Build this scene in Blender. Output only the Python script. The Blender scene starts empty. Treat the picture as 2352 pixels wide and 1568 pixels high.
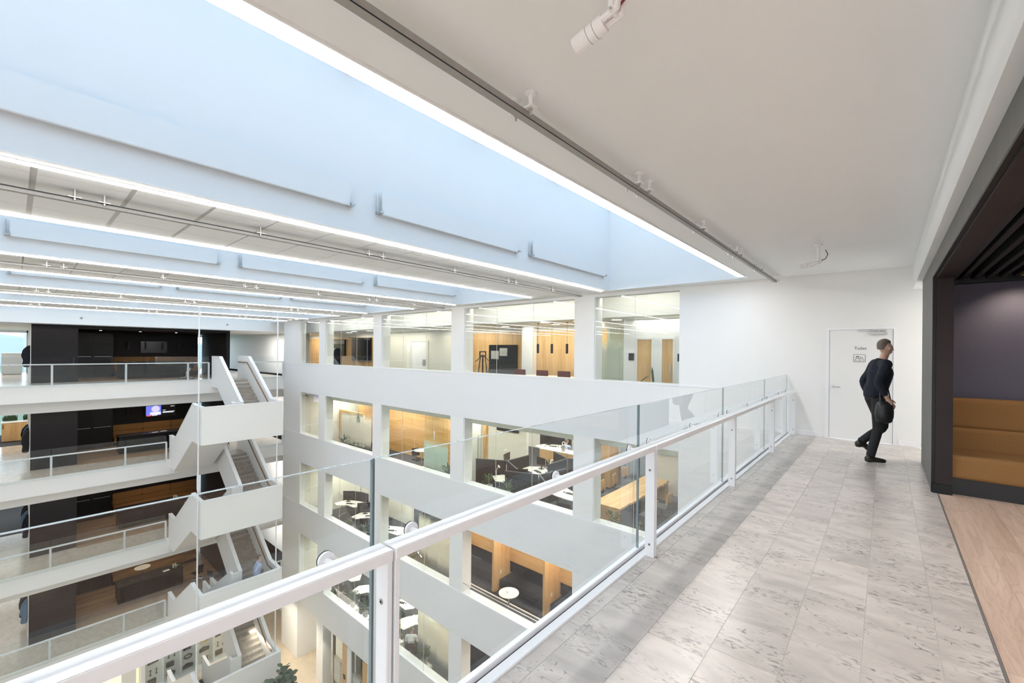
import bpy, bmesh, math, random
from mathutils import Vector, Matrix
random.seed(7)
SC = bpy.context.scene
COL = SC.collection
R = math.radians

# ------------------------------------------------------------------ camera
EYE = 1.65
F_PX, CY, YAW, ROLL = 992.24, 806.3, 0.713776, -0.0089264
c, s = math.cos(YAW), math.sin(YAW)
fwd = Vector((-s, c, 0)); rgt = Vector((c, s, 0)); upv = Vector((0, 0, 1))
r3 = rgt * math.cos(ROLL) - upv * math.sin(ROLL)
u3 = rgt * math.sin(ROLL) + upv * math.cos(ROLL)
cam_d = bpy.data.cameras.new('camera')
cam_d.sensor_width = 36.0
cam_d.lens = F_PX / 2352 * 36.0
cam_d.shift_y = (CY - 784) / 2352
cam_d.clip_start = 0.05
cam_d.clip_end = 2000
cam = bpy.data.objects.new('camera', cam_d)
M = Matrix.Identity(4)
for i in range(3):
    M[i][0], M[i][1], M[i][2] = r3[i], u3[i], -fwd[i]
M[2][3] = EYE
cam.matrix_world = M
COL.objects.link(cam)
SC.camera = cam

# ------------------------------------------------------------------ sky, exposure, light
vs = SC.view_settings
vs.view_transform = 'Standard'; vs.look = 'None'; vs.gamma = 1.0; vs.use_curve_mapping = False
vs.exposure = 0.46
W = bpy.data.worlds.new('dusk_sky'); SC.world = W
W.use_nodes = True
nt = W.node_tree; nt.nodes.clear()
wo = nt.nodes.new('ShaderNodeOutputWorld'); bg = nt.nodes.new('ShaderNodeBackground')
tc = nt.nodes.new('ShaderNodeTexCoord'); sp = nt.nodes.new('ShaderNodeSeparateXYZ')
mr = nt.nodes.new('ShaderNodeMapRange'); mr.inputs[1].default_value = 0.02; mr.inputs[2].default_value = .5
mx = nt.nodes.new('ShaderNodeMix'); mx.data_type = 'RGBA'
mx.inputs['A'].default_value = (2.3, 2.5, 2.8, 1)      # pale bright horizon
mx.inputs['B'].default_value = (0.86, 1.17, 1.56, 1)   # blue dusk overhead
nt.links.new(tc.outputs['Generated'], sp.inputs[0]); nt.links.new(sp.outputs['Z'], mr.inputs[0]); nt.links.new(mr.outputs[0], mx.inputs['Factor'])
nt.links.new(mx.outputs['Result'], bg.inputs['Color']); nt.links.new(bg.outputs[0], wo.inputs['Surface'])
bg.inputs['Strength'].default_value = 1.0
W.cycles.sampling_method = 'AUTOMATIC'
cy = SC.cycles
cy.max_bounces = 12; cy.diffuse_bounces = 5; cy.glossy_bounces = 4; cy.transmission_bounces = 6
cy.transparent_max_bounces = 28
cy.sample_clamp_indirect = 6.0
cy.caustics_reflective = False; cy.caustics_refractive = False
cy.use_denoising = True
cy.use_adaptive_sampling = True; cy.adaptive_threshold = 0.06; cy.adaptive_min_samples = 20
cy.use_light_tree = True

LAMPS = []
def area(name, loc, sx, sy, power, color=(1, .93, .82), rot=(0, 0, 0)):
    l = bpy.data.lights.new(name, 'AREA'); l.shape = 'RECTANGLE'; l.size = sx; l.size_y = sy
    l.energy = power; l.color = color
    o = bpy.data.objects.new(name, l); o.location = loc; o.rotation_euler = rot
    COL.objects.link(o); return o
def spot(name, loc, power, color=(1, .85, .65), size=70, blend=.6, rot=(0, 0, 0), rad=.03):
    l = bpy.data.lights.new(name, 'SPOT'); l.energy = power; l.color = color; l.spot_size = R(size); l.spot_blend = blend
    l.shadow_soft_size = rad
    o = bpy.data.objects.new(name, l); o.location = loc; o.rotation_euler = rot
    COL.objects.link(o); return o

# ------------------------------------------------------------------ materials
def srgb(r, g, b):
    f = lambda v: (v / 255 / 12.92) if v / 255 <= .04045 else ((v / 255 + .055) / 1.055) ** 2.4
    return (f(r), f(g), f(b), 1)
def newmat(name):
    m = bpy.data.materials.new(name); m.use_nodes = True
    n = m.node_tree.nodes; n.clear()
    o = n.new('ShaderNodeOutputMaterial')
    return m, n, m.node_tree.links, o
def mat(name, col, rough=.6, metal=0., var=0., scale=8., bump=0., bscale=200., stretch=None, spec=.5, coat=0.):
    """plain surface with a little noise-driven tone and relief"""
    m, n, L, o = newmat(name)
    b = n.new('ShaderNodeBsdfPrincipled'); L.new(b.outputs[0], o.inputs[0])
    b.inputs['Roughness'].default_value = rough; b.inputs['Metallic'].default_value = metal
    b.inputs['Specular IOR Level'].default_value = spec
    if coat: b.inputs['Coat Weight'].default_value = coat
    t = n.new('ShaderNodeTexCoord'); mp = n.new('ShaderNodeMapping'); L.new(t.outputs['Object'], mp.inputs[0])
    if stretch: mp.inputs['Scale'].default_value = stretch
    nz = n.new('ShaderNodeTexNoise'); nz.inputs['Scale'].default_value = scale; nz.inputs['Detail'].default_value = 4
    L.new(mp.outputs[0], nz.inputs['Vector'])
    mx = n.new('ShaderNodeMix'); mx.data_type = 'RGBA'
    mx.inputs['A'].default_value = [v * (1 - var) for v in col[:3]] + [1]
    mx.inputs['B'].default_value = [min(1, v * (1 + var)) for v in col[:3]] + [1]
    L.new(nz.outputs['Fac'], mx.inputs['Factor']); L.new(mx.outputs['Result'], b.inputs['Base Color'])
    if bump:
        n2 = n.new('ShaderNodeTexNoise'); n2.inputs['Scale'].default_value = bscale; L.new(mp.outputs[0], n2.inputs['Vector'])
        bp = n.new('ShaderNodeBump'); bp.inputs['Strength'].default_value = bump; bp.inputs['Distance'].default_value = .01
        L.new(n2.outputs['Fac'], bp.inputs['Height']); L.new(bp.outputs[0], b.inputs['Normal'])
    return m
def emit(name, col, st):
    m, n, L, o = newmat(name)
    e = n.new('ShaderNodeEmission'); e.inputs[0].default_value = col; e.inputs[1].default_value = st
    L.new(e.outputs[0], o.inputs[0]); return m
def glassmat(name, tint=(.96, .98, .97, 1), ior=1.5, rough=0.):
    m, n, L, o = newmat(name)
    tr = n.new('ShaderNodeBsdfTransparent'); tr.inputs[0].default_value = tint
    gl = n.new('ShaderNodeBsdfGlossy'); gl.inputs['Roughness'].default_value = rough; gl.inputs['Color'].default_value = (1, 1, 1, 1)
    fr = n.new('ShaderNodeFresnel'); fr.inputs[0].default_value = ior
    # only the outer face of a pane mirrors; its far face lets the ray out again
    ge = n.new('ShaderNodeNewGeometry'); iv = n.new('ShaderNodeMath'); iv.operation = 'SUBTRACT'; iv.inputs[0].default_value = 1; L.new(ge.outputs['Backfacing'], iv.inputs[1])
    mu = n.new('ShaderNodeMath'); mu.operation = 'MULTIPLY'; mu.use_clamp = True; L.new(fr.outputs[0], mu.inputs[0]); L.new(iv.outputs[0], mu.inputs[1])
    m2 = n.new('ShaderNodeMath'); m2.operation = 'MULTIPLY'; m2.inputs[1].default_value = 1.5; m2.use_clamp = True; L.new(mu.outputs[0], m2.inputs[0])
    mx = n.new('ShaderNodeMixShader')
    L.new(m2.outputs[0], mx.inputs[0]); L.new(tr.outputs[0], mx.inputs[1]); L.new(gl.outputs[0], mx.inputs[2])
    L.new(mx.outputs[0], o.inputs[0]); return m
def frostmat(name, z0, z1, z2, z3, col=(.86, .86, .80, 1)):
    """glass with a frosted film that fades in between z0..z1 and out between z2..z3 (object heights)"""
    m, n, L, o = newmat(name)
    t = n.new('ShaderNodeTexCoord'); sx = n.new('ShaderNodeSeparateXYZ'); L.new(t.outputs['Object'], sx.inputs[0])
    a = n.new('ShaderNodeMapRange'); a.inputs[1].default_value = z0; a.inputs[2].default_value = z1; a.interpolation_type = 'SMOOTHSTEP'
    b = n.new('ShaderNodeMapRange'); b.inputs[1].default_value = z2; b.inputs[2].default_value = z3
    b.inputs[3].default_value = 1; b.inputs[4].default_value = 0; b.interpolation_type = 'SMOOTHSTEP'
    L.new(sx.outputs[2], a.inputs[0]); L.new(sx.outputs[2], b.inputs[0])
    mu = n.new('ShaderNodeMath'); mu.operation = 'MULTIPLY'; L.new(a.outputs[0], mu.inputs[0]); L.new(b.outputs[0], mu.inputs[1])
    m2 = n.new('ShaderNodeMath'); m2.operation = 'MULTIPLY'; m2.inputs[1].default_value = .93; L.new(mu.outputs[0], m2.inputs[0])
    tr = n.new('ShaderNodeBsdfTransparent'); tr.inputs[0].default_value = (.93, .96, .94, 1)
    df = n.new('ShaderNodeBsdfDiffuse'); df.inputs[0].default_value = col
    tl = n.new('ShaderNodeBsdfTranslucent'); tl.inputs[0].default_value = col
    fm = n.new('ShaderNodeMixShader'); fm.inputs[0].default_value = .45; L.new(df.outputs[0], fm.inputs[1]); L.new(tl.outputs[0], fm.inputs[2])
    mx = n.new('ShaderNodeMixShader'); L.new(m2.outputs[0], mx.inputs[0]); L.new(tr.outputs[0], mx.inputs[1]); L.new(fm.outputs[0], mx.inputs[2])
    L.new(mx.outputs[0], o.inputs[0]); return m
def woodmat(name, c1, c2, rough=.45, scale=3., axis='Z', bump=.05, per_object=False, rings=0.):
    m, n, L, o = newmat(name)
    b = n.new('ShaderNodeBsdfPrincipled'); L.new(b.outputs[0], o.inputs[0]); b.inputs['Roughness'].default_value = rough
    t = n.new('ShaderNodeTexCoord'); mp = n.new('ShaderNodeMapping'); L.new(t.outputs['Object'], mp.inputs[0])
    st = {'X': (.12, 1.6, 1.6), 'Y': (1.6, .12, 1.6), 'Z': (1.6, 1.6, .12)}[axis]; mp.inputs['Scale'].default_value = st
    if per_object:
        oi = n.new('ShaderNodeObjectInfo'); cb = n.new('ShaderNodeCombineXYZ'); mu = n.new('ShaderNodeMath'); mu.operation = 'MULTIPLY'; mu.inputs[1].default_value = 40
        L.new(oi.outputs['Random'], mu.inputs[0])
        for i in range(3): L.new(mu.outputs[0], cb.inputs[i])
        L.new(cb.outputs[0], mp.inputs['Location'])
    nz = n.new('ShaderNodeTexNoise'); nz.inputs['Scale'].default_value = scale; nz.inputs['Detail'].default_value = 8; nz.inputs['Distortion'].default_value = 1.5
    L.new(mp.outputs[0], nz.inputs['Vector'])
    n2 = n.new('ShaderNodeTexNoise'); n2.inputs['Scale'].default_value = scale * 14; n2.inputs['Detail'].default_value = 3
    L.new(mp.outputs[0], n2.inputs['Vector'])
    ad = n.new('ShaderNodeMath'); ad.operation = 'MULTIPLY_ADD'; ad.inputs[1].default_value = .45; L.new(n2.outputs['Fac'], ad.inputs[0]); L.new(nz.outputs['Fac'], ad.inputs[2])
    rr = n.new('ShaderNodeValToRGB'); rr.color_ramp.elements[0].position = .5; rr.color_ramp.elements[0].color = c1
    rr.color_ramp.elements[1].position = .92; rr.color_ramp.elements[1].color = c2
    L.new(ad.outputs[0], rr.inputs[0])
    if rings:
        k1 = n.new('ShaderNodeMath'); k1.operation = 'MULTIPLY'; k1.inputs[1].default_value = 150; L.new(nz.outputs['Fac'], k1.inputs[0])
        k2 = n.new('ShaderNodeMath'); k2.operation = 'SINE'; L.new(k1.outputs[0], k2.inputs[0])
        k3 = n.new('ShaderNodeMapRange'); k3.inputs[1].default_value = .55; k3.inputs[2].default_value = 1.; k3.inputs[3].default_value = 0; k3.inputs[4].default_value = rings; L.new(k2.outputs[0], k3.inputs[0])
        km = n.new('ShaderNodeMix'); km.data_type = 'RGBA'; L.new(rr.outputs[0], km.inputs['A']); km.inputs['B'].default_value = [v * .55 for v in c1[:3]] + [1]
        L.new(k3.outputs[0], km.inputs['Factor']); L.new(km.outputs['Result'], b.inputs['Base Color'])
    else: L.new(rr.outputs[0], b.inputs['Base Color'])
    bp = n.new('ShaderNodeBump'); bp.inputs['Strength'].default_value = bump; bp.inputs['Distance'].default_value = .005
    L.new(ad.outputs[0], bp.inputs['Height']); L.new(bp.outputs[0], b.inputs['Normal'])
    return m
def stonemat(name, base, dark, per_object=True, rough=.28, amount=1., scale=1.):
    """polished limestone: cloudy beige, streaky grey fossil patches and thin curled shell lines"""
    m, n, L, o = newmat(name)
    b = n.new('ShaderNodeBsdfPrincipled'); L.new(b.outputs[0], o.inputs[0]); b.inputs['Roughness'].default_value = rough
    t = n.new('ShaderNodeTexCoord'); mp = n.new('ShaderNodeMapping'); L.new(t.outputs['Object'], mp.inputs[0])
    mp.inputs['Scale'].default_value = (1.2 * scale, 2.6 * scale, 1.2 * scale)
    oi = n.new('ShaderNodeObjectInfo')
    if per_object:
        cb = n.new('ShaderNodeCombineXYZ'); mu = n.new('ShaderNodeMath'); mu.operation = 'MULTIPLY'; mu.inputs[1].default_value = 60
        L.new(oi.outputs['Random'], mu.inputs[0])
        for i in range(3): L.new(mu.outputs[0], cb.inputs[i])
        L.new(cb.outputs[0], mp.inputs['Location'])
    def noise(sc, det=5, dist=0.):
        q = n.new('ShaderNodeTexNoise'); q.inputs['Scale'].default_value = sc; q.inputs['Detail'].default_value = det; q.inputs['Distortion'].default_value = dist
        L.new(mp.outputs[0], q.inputs['Vector']); return q.outputs['Fac']
    def ramp(src, p0, p1, v0=0., v1=1.):
        q = n.new('ShaderNodeMapRange'); q.inputs[1].default_value = p0; q.inputs[2].default_value = p1; q.inputs[3].default_value = v0; q.inputs[4].default_value = v1
        L.new(src, q.inputs[0]); return q.outputs[0]
    def mul(a, bb, op='MULTIPLY'):
        q = n.new('ShaderNodeMath'); q.operation = op
        L.new(a, q.inputs[0])
        if isinstance(bb, float): q.inputs[1].default_value = bb
        else: L.new(bb, q.inputs[1])
        return q.outputs[0]
    patch = ramp(noise(1.5, 4, .4), .44, .60, .06, 1)
    streak = ramp(noise(19, 10, .5), .48, .64)
    st = mul(patch, streak)
    cloud = ramp(noise(2.4, 8, .7), .38, .72, 0, .42)
    # shell outlines: thin contour of a distorted noise, only in some spots
    q = noise(6.5, 1, .6); d = n.new('ShaderNodeMath'); d.operation = 'SUBTRACT'; L.new(q, d.inputs[0]); d.inputs[1].default_value = .56
    ab = n.new('ShaderNodeMath'); ab.operation = 'ABSOLUTE'; L.new(d.outputs[0], ab.inputs[0])
    line = ramp(ab.outputs[0], .006, .016, 1., 0.)
    spots = ramp(noise(2.3, 2), .54, .60)
    ln = mul(line, spots)
    sp_ = ramp(noise(24, 2), .69, .73)
    sp2 = mul(sp_, ramp(noise(1.9, 2), .45, .6))
    f = mul(mul(st, .8 * amount), mul(ln, .9 * amount), 'MAXIMUM'); f = mul(f, mul(sp2, .8 * amount), 'MAXIMUM')
    f = mul(f, mul(cloud, amount), 'MAXIMUM')
    mx = n.new('ShaderNodeMix'); mx.data_type = 'RGBA'; mx.inputs['A'].default_value = base; mx.inputs['B'].default_value = dark
    L.new(f, mx.inputs['Factor'])
    if per_object:
        hv = n.new('ShaderNodeHueSaturation'); L.new(mx.outputs['Result'], hv.inputs['Color'])
        L.new(ramp(oi.outputs['Random'], 0, 1, .93, 1.05), hv.inputs['Value']); L.new(hv.outputs[0], b.inputs['Base Color'])
    else:
        L.new(mx.outputs['Result'], b.inputs['Base Color'])
    return m
def ribmat(name, col, pitch=.055, axis=0):
    """white boarding with fine vertical grooves"""
    m, n, L, o = newmat(name)
    b = n.new('ShaderNodeBsdfPrincipled'); L.new(b.outputs[0], o.inputs[0]); b.inputs['Roughness'].default_value = .55
    t = n.new('ShaderNodeTexCoord'); sx = n.new('ShaderNodeSeparateXYZ'); L.new(t.outputs['Object'], sx.inputs[0])
    q = n.new('ShaderNodeMath'); q.operation = 'PINGPONG'; q.inputs[1].default_value = pitch / 2; L.new(sx.outputs[axis], q.inputs[0])
    g = n.new('ShaderNodeMapRange'); g.inputs[1].default_value = 0; g.inputs[2].default_value = pitch * .18; L.new(q.outputs[0], g.inputs[0])
    nz = n.new('ShaderNodeTexNoise'); nz.inputs['Scale'].default_value = 3; L.new(t.outputs['Object'], nz.inputs['Vector'])
    mx = n.new('ShaderNodeMix'); mx.data_type = 'RGBA'; mx.inputs['A'].default_value = [v * .93 for v in col[:3]] + [1]; mx.inputs['B'].default_value = col
    L.new(g.outputs[0], mx.inputs['Factor']); L.new(mx.outputs['Result'], b.inputs['Base Color'])
    bp = n.new('ShaderNodeBump'); bp.inputs['Strength'].default_value = .22; bp.inputs['Distance'].default_value = .004
    L.new(g.outputs[0], bp.inputs['Height']); L.new(bp.outputs[0], b.inputs['Normal'])
    return m

WHITE = mat('white_paint', (.88, .88, .875, 1), .6, var=.012, scale=3, bump=.02, bscale=120)
SHAFT = mat('white_shaft_board', (.84, .85, .86, 1), .6, var=.01, scale=2)
CEIL = mat('white_ceiling_plaster', (.885, .90, .91, 1), .8, var=.015, scale=2, bump=.03, bscale=150)
RIB = ribmat('white_ribbed_boarding', (.86, .865, .88, 1))
STEEL = mat('white_powder_coated_steel', (.90, .90, .925, 1), .3, var=.02, scale=20, bump=.03, bscale=300)
PANEL = mat('acoustic_board', (.885, .895, .905, 1), .9, var=.03, scale=60, bump=.05, bscale=400)
JOINT = mat('grey_joint', (.60, .59, .58, 1), .8, var=.03)
TRACKM = mat('grey_zinc_channel', (.36, .355, .34, 1), .5, .2, var=.1, scale=30)
ZINC = mat('zinc_fitting', (.55, .54, .52, 1), .35, .8, var=.08, scale=40)
CHROME = mat('brushed_steel', (.62, .62, .62, 1), .25, 1., var=.05, scale=60)
BLACK = mat('black_plastic', (.008, .008, .009, 1), .5, var=.2, scale=30)
GASKET = mat('black_rubber', (.01, .01, .012, 1), .7, var=.2)
DARK = mat('dark_stained_panel', (.0125, .011, .0125, 1), .6, spec=.25, var=.25, scale=4, stretch=(6, 6, .5), bump=.04, bscale=60)
DARKER = mat('black_lacquer', (.005, .005, .006, 1), .4, spec=.3, var=.2, scale=6)
BROWN = mat('dark_brown_veneer', (.022, .0135, .0145, 1), .5, spec=.3, var=.3, scale=5, stretch=(1, 1, .15), bump=.05, bscale=50)
PURPLE = mat('aubergine_textured_wall', (.082, .080, .122, 1), .55, var=.18, scale=60, bump=.35, bscale=170)
MUSTARD = mat('mustard_wool', (.285, .150, .054, 1), .95, var=.22, scale=90, bump=.5, bscale=420)
CHAR = mat('charcoal_felt', (.018, .018, .022, 1), .95, spec=.2, var=.25, scale=40, bump=.2, bscale=300)
GREYF = mat('grey_fabric', (.10, .105, .12, 1), .95, var=.2, scale=50, bump=.2, bscale=300)
CARPET = mat('grey_blue_carpet', (.050, .055, .065, 1), .98, var=.3, scale=30, bump=.3, bscale=300)
CREAM = mat('cream_paint', (.78, .76, .68, 1), .6, var=.02, scale=3)
DESKW = mat('white_desk_laminate', (.82, .80, .74, 1), .35, var=.02)
OAK = woodmat('oak_veneer', srgb(196, 152, 98), srgb(222, 184, 130), .45, 2.2, 'Z')
RAILOAK = woodmat('dark_oak_handrail', srgb(120, 88, 58), srgb(150, 116, 82), .45, 2.2, 'X')
OAKH = woodmat('oak_veneer_horizontal', srgb(190, 144, 88), srgb(218, 178, 122), .45, 2.2, 'X')
OAKD = woodmat('oak_slab_table', srgb(196, 150, 92), srgb(232, 196, 140), .4, 1.6, 'Y')
OAKFLOOR = woodmat('pale_oak_floor', srgb(190, 163, 144), srgb(222, 198, 181), .35, 1.6, 'Y', .05, True, .26)
KFLOOR = woodmat('kitchen_oak_floor', srgb(130, 106, 84), srgb(176, 148, 120), .35, 1.4, 'Y', .04)
STONE = stonemat('fossil_limestone', srgb(211, 202, 195), srgb(114, 107, 103), True, .24, .85)
STONE2 = stonemat('gallery_limestone', srgb(206, 196, 184), srgb(140, 132, 122), False, .2, .8)
STEPM = stonemat('stair_limestone', srgb(186, 178, 168), srgb(120, 112, 104), False, .45, .8, 1.5)
SANDF = stonemat('ground_floor_limestone', srgb(226, 208, 182), srgb(170, 150, 126), False, .3, .7)
GLASS = glassmat('clear_glass')
RGLASS = glassmat('laminated_glass', (.965, .985, .985, 1), 1.5)
EDGE = mat('glass_edge', (.16, .22, .25, 1), .15, var=.1)
LED = emit('warm_led_diffuser', (1, .97, .94, 1), 20.0)
LED2 = emit('warm_led_line', (1, .975, .94, 1), 26.0)
LAMP = emit('lamp_diffuser', (1, .95, .84, 1), 3.0)
COVE = emit('cove_light', (1, .95, .82, 1), 17.0)
LEAF = mat('leaf_green', (.045, .095, .035, 1), .5, var=.35, scale=9, coat=.1)
LEAFD = mat('fiddle_leaf_green', (.045, .088, .048, 1), .4, var=.35, scale=6, coat=.15)
SCREEN = mat('dark_screen', (.010, .011, .014, 1), .12, var=.1)
RED = mat('red_cable', (.22, .02, .03, 1), .5, var=.1)
PAPER = mat('white_paper', (.85, .85, .85, 1), .8, var=.02)
SKIN = mat('skin', (.55, .34, .25, 1), .55, var=.06, scale=30)
HAIR = mat('grey_brown_hair', (.16, .13, .11, 1), .7, var=.3, scale=120)
NAVY = mat('navy_knit', (.011, .014, .026, 1), .9, var=.3, scale=60, bump=.2, bscale=260)
TROUS = mat('black_trousers', (.010, .010, .012, 1), .8, var=.25, scale=50)
LEATHER = mat('brown_black_leather', (.018, .014, .012, 1), .4, var=.3, scale=25)
BAGM = mat('black_leather_bag', (.012, .012, .013, 1), .38, var=.4, scale=20, bump=.15, bscale=60)
BLUESH = mat('pale_blue_shirt', (.42, .50, .72, 1), .85, var=.08, scale=40)
DENIM = mat('blue_denim', (.10, .20, .32, 1), .9, var=.15, scale=60)
BRASS = mat('brass', (.80, .56, .16, 1), .3, .9, var=.1, scale=10)
TERRA = mat('dark_relief', (.10, .085, .075, 1), .7, var=.3, scale=10)
POTM = mat('grey_pot', (.45, .45, .45, 1), .6, var=.06)
WATERY = mat('hazed_cladding', (.62, .68, .72, 1), .7, var=.06)  # pale because distance haze is painted into the colour

# ------------------------------------------------------------------ mesh helpers
class MB:
    def __init__(self): self.v = []; self.f = []; self.m = []; self.mi = 0; self.sm = False
    def _add(self, vs, fs):
        k = len(self.v); self.v += [tuple(v) for v in vs]
        for f in fs: self.f.append([i + k for i in f]); self.m.append(self.mi)
        return self
    def box(self, x0, x1, y0, y1, z0, z1, rz=0., org=None):
        vs = [Vector((x, y, z)) for x in (x0, x1) for y in (y0, y1) for z in (z0, z1)]
        if rz:
            o = Vector(org or ((x0 + x1) / 2, (y0 + y1) / 2, 0)); m = Matrix.Rotation(rz, 3, 'Z')
            vs = [m @ (v - o) + o for v in vs]
        return self._add(vs, [(0, 1, 3, 2), (4, 6, 7, 5), (0, 4, 5, 1), (2, 3, 7, 6), (0, 2, 6, 4), (1, 5, 7, 3)])
    def prism(self, poly, a0, a1, axis='Y'):
        """polygon extruded along an axis; poly in the two other axes in (x,z)/(x,y)/(y,z) order"""
        n = len(poly)
        def P(p, a): return {'Y': (p[0], a, p[1]), 'Z': (p[0], p[1], a), 'X': (a, p[0], p[1])}[axis]
        vs = [P(p, a0) for p in poly] + [P(p, a1) for p in poly]
        return self._add(vs, [list(range(n)), list(range(2 * n - 1, n - 1, -1))] + [(i, i + n, (i + 1) % n + n, (i + 1) % n) for i in range(n)])
    def tube(self, pts, r, n=8, cap=True):
        pts = [Vector(p) for p in pts]; rs = r if isinstance(r, (list, tuple)) else [r] * len(pts)
        rings = []; prev = None
        for i, p in enumerate(pts):
            d = (pts[min(i + 1, len(pts) - 1)] - pts[max(i - 1, 0)]).normalized()
            if prev is None:
                a = Vector((0, 0, 1)) if abs(d.z) < .9 else Vector((1, 0, 0)); u = d.cross(a).normalized()
            else: u = (prev - d * prev.dot(d)).normalized()
            prev = u; w = d.cross(u)
            rings.append([p + (u * math.cos(2 * math.pi * j / n) + w * math.sin(2 * math.pi * j / n)) * rs[i] for j in range(n)])
        vs = [v for g in rings for v in g]; fs = []
        for i in range(len(pts) - 1):
            for j in range(n):
                fs.append((i * n + j, i * n + (j + 1) % n, (i + 1) * n + (j + 1) % n, (i + 1) * n + j))
        if cap: fs += [list(range(n - 1, -1, -1)), [(len(pts) - 1) * n + j for j in range(n)]]
        return self._add(vs, fs)
    def lathe(self, prof, cx=0, cy=0, n=20, cz=0):
        vs = []; fs = []
        for (r, z) in prof:
            for j in range(n): vs.append((cx + r * math.cos(2 * math.pi * j / n), cy + r * math.sin(2 * math.pi * j / n), cz + z))
        for i in range(len(prof) - 1):
            for j in range(n): fs.append((i * n + j, i * n + (j + 1) % n, (i + 1) * n + (j + 1) % n, (i + 1) * n + j))
        fs += [list(range(n - 1, -1, -1)), [(len(prof) - 1) * n + j for j in range(n)]]
        return self._add(vs, fs)
    def mesh(self, name, mats, smooth=False, bevel=0.):
        me = bpy.data.meshes.new(name); me.from_pydata(self.v, [], self.f); me.update()
        for q in (mats if isinstance(mats, (list, tuple)) else [mats]): me.materials.append(q)
        for p, i in zip(me.polygons, self.m): p.material_index = i; p.use_smooth = smooth
        bm = bmesh.new(); bm.from_mesh(me); bmesh.ops.recalc_face_normals(bm, faces=bm.faces)
        if bevel: bmesh.ops.bevel(bm, geom=bm.edges[:], offset=bevel, segments=2, affect='EDGES', clamp_overlap=True)
        bm.to_mesh(me); bm.free(); return me
    def build(self, name, mats, parent=None, smooth=False, bevel=0., **kw):
        o = bpy.data.objects.new(name, self.mesh(name, mats, smooth, bevel)); COL.objects.link(o)
        if parent is not None: put(o, parent)
        for k, v in kw.items(): o[k] = v
        return o
def put(o, parent):
    """geometry is modelled in scene coordinates: keep it there under a parent that stands elsewhere"""
    o.parent = parent
    o.matrix_parent_inverse = WM(parent).inverted()
def WM(o):
    m = Matrix.LocRotScale(o.location, o.rotation_euler, o.scale)
    return WM(o.parent) @ o.matrix_parent_inverse @ m if o.parent else m
def thing(name, label, cat, loc=(0, 0, 0), group=None, rz=0.):
    o = bpy.data.objects.new(name, None); o.empty_display_size = .1; COL.objects.link(o); o.location = loc; o.rotation_euler.z = rz
    o['label'] = label; o['category'] = cat
    if group: o['group'] = group
    return o
def tag(o, label, cat, group=None):
    o['label'] = label; o['category'] = cat
    if group: o['group'] = group
    return o
def struct(name, mb, m, parent=None, **kw):
    o = mb.build(name, m, parent, **kw)
    if parent is None: o['kind'] = 'structure'
    return o
def dup(root, loc, rz=None, label=None, group=None):
    r = root.copy(); COL.objects.link(r); r.location = loc
    if rz is not None: r.rotation_euler.z = rz
    if label: r['label'] = label
    if group: r['group'] = group
    for ch in list(root.children):
        q = ch.copy(); COL.objects.link(q); q.parent = r
        for g in list(ch.children):
            w = g.copy(); COL.objects.link(w); w.parent = q
    return r
def B(*a, **k): return MB().box(*a, **k)

# ================================================================== SETTING
D = 10.59                 # face of the office wall across the far end of the walkway
CZ = 3.25                 # ceiling
LV = [0, -3.95, -7.9, -11.85, -15.8]
GX = -27.2                # edge of the galleries on the other side
YN = -14.0                # end of the hall behind the camera

# --- our walkway: slab with stone tiles laid on it
GROUT = mat('pale_grout', (.74, .73, .71, 1), .7, var=.04)
fl = struct('floor', B(-1.57, 8, YN, D, -.72, -.0022), GROUT)
xs = [-1.46, -1.37, -1.055, -.735, -.41, -.09, .235, .47]
for i in range(len(xs) - 1):
    L0 = .66; y = -2.6 + (0.33 if i % 2 else 0) + .22 + (.11 * (i % 3))
    if i == 1: y = 2.92 - 8 * L0
    while y < D - .02:
        y1 = min(y + L0, D - .004)
        B(xs[i] + .0016, xs[i + 1] - .0016, y + .0014, y1 - .0014, -.002, 0).build('tile', STONE, fl)
        y += L0
B(-1.46, .47, YN, -2.7, -.002, -.0005).build('tile', STONE, fl)
MB().box(.47, .482, -2.6, 7.2, -.012, .001).build('metal_strip', ZINC, fl)
# wood floor in the lounge corner
wf = struct('floor_wood', B(.482, 8, YN, 7.34, -.0021, -.0016), KFLOOR)
x = .484
k = 0
while x < 4.2:
    y = -3.0 + (k % 3) * .5
    while y < 7.33:
        y1 = min(y + 1.6, 7.335); B(x + .0006, x + .1994, y + .0006, y1 - .0006, -.0015, 0).build('plank', OAKFLOOR, wf); y += 1.6
    x += .2; k += 1
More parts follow.
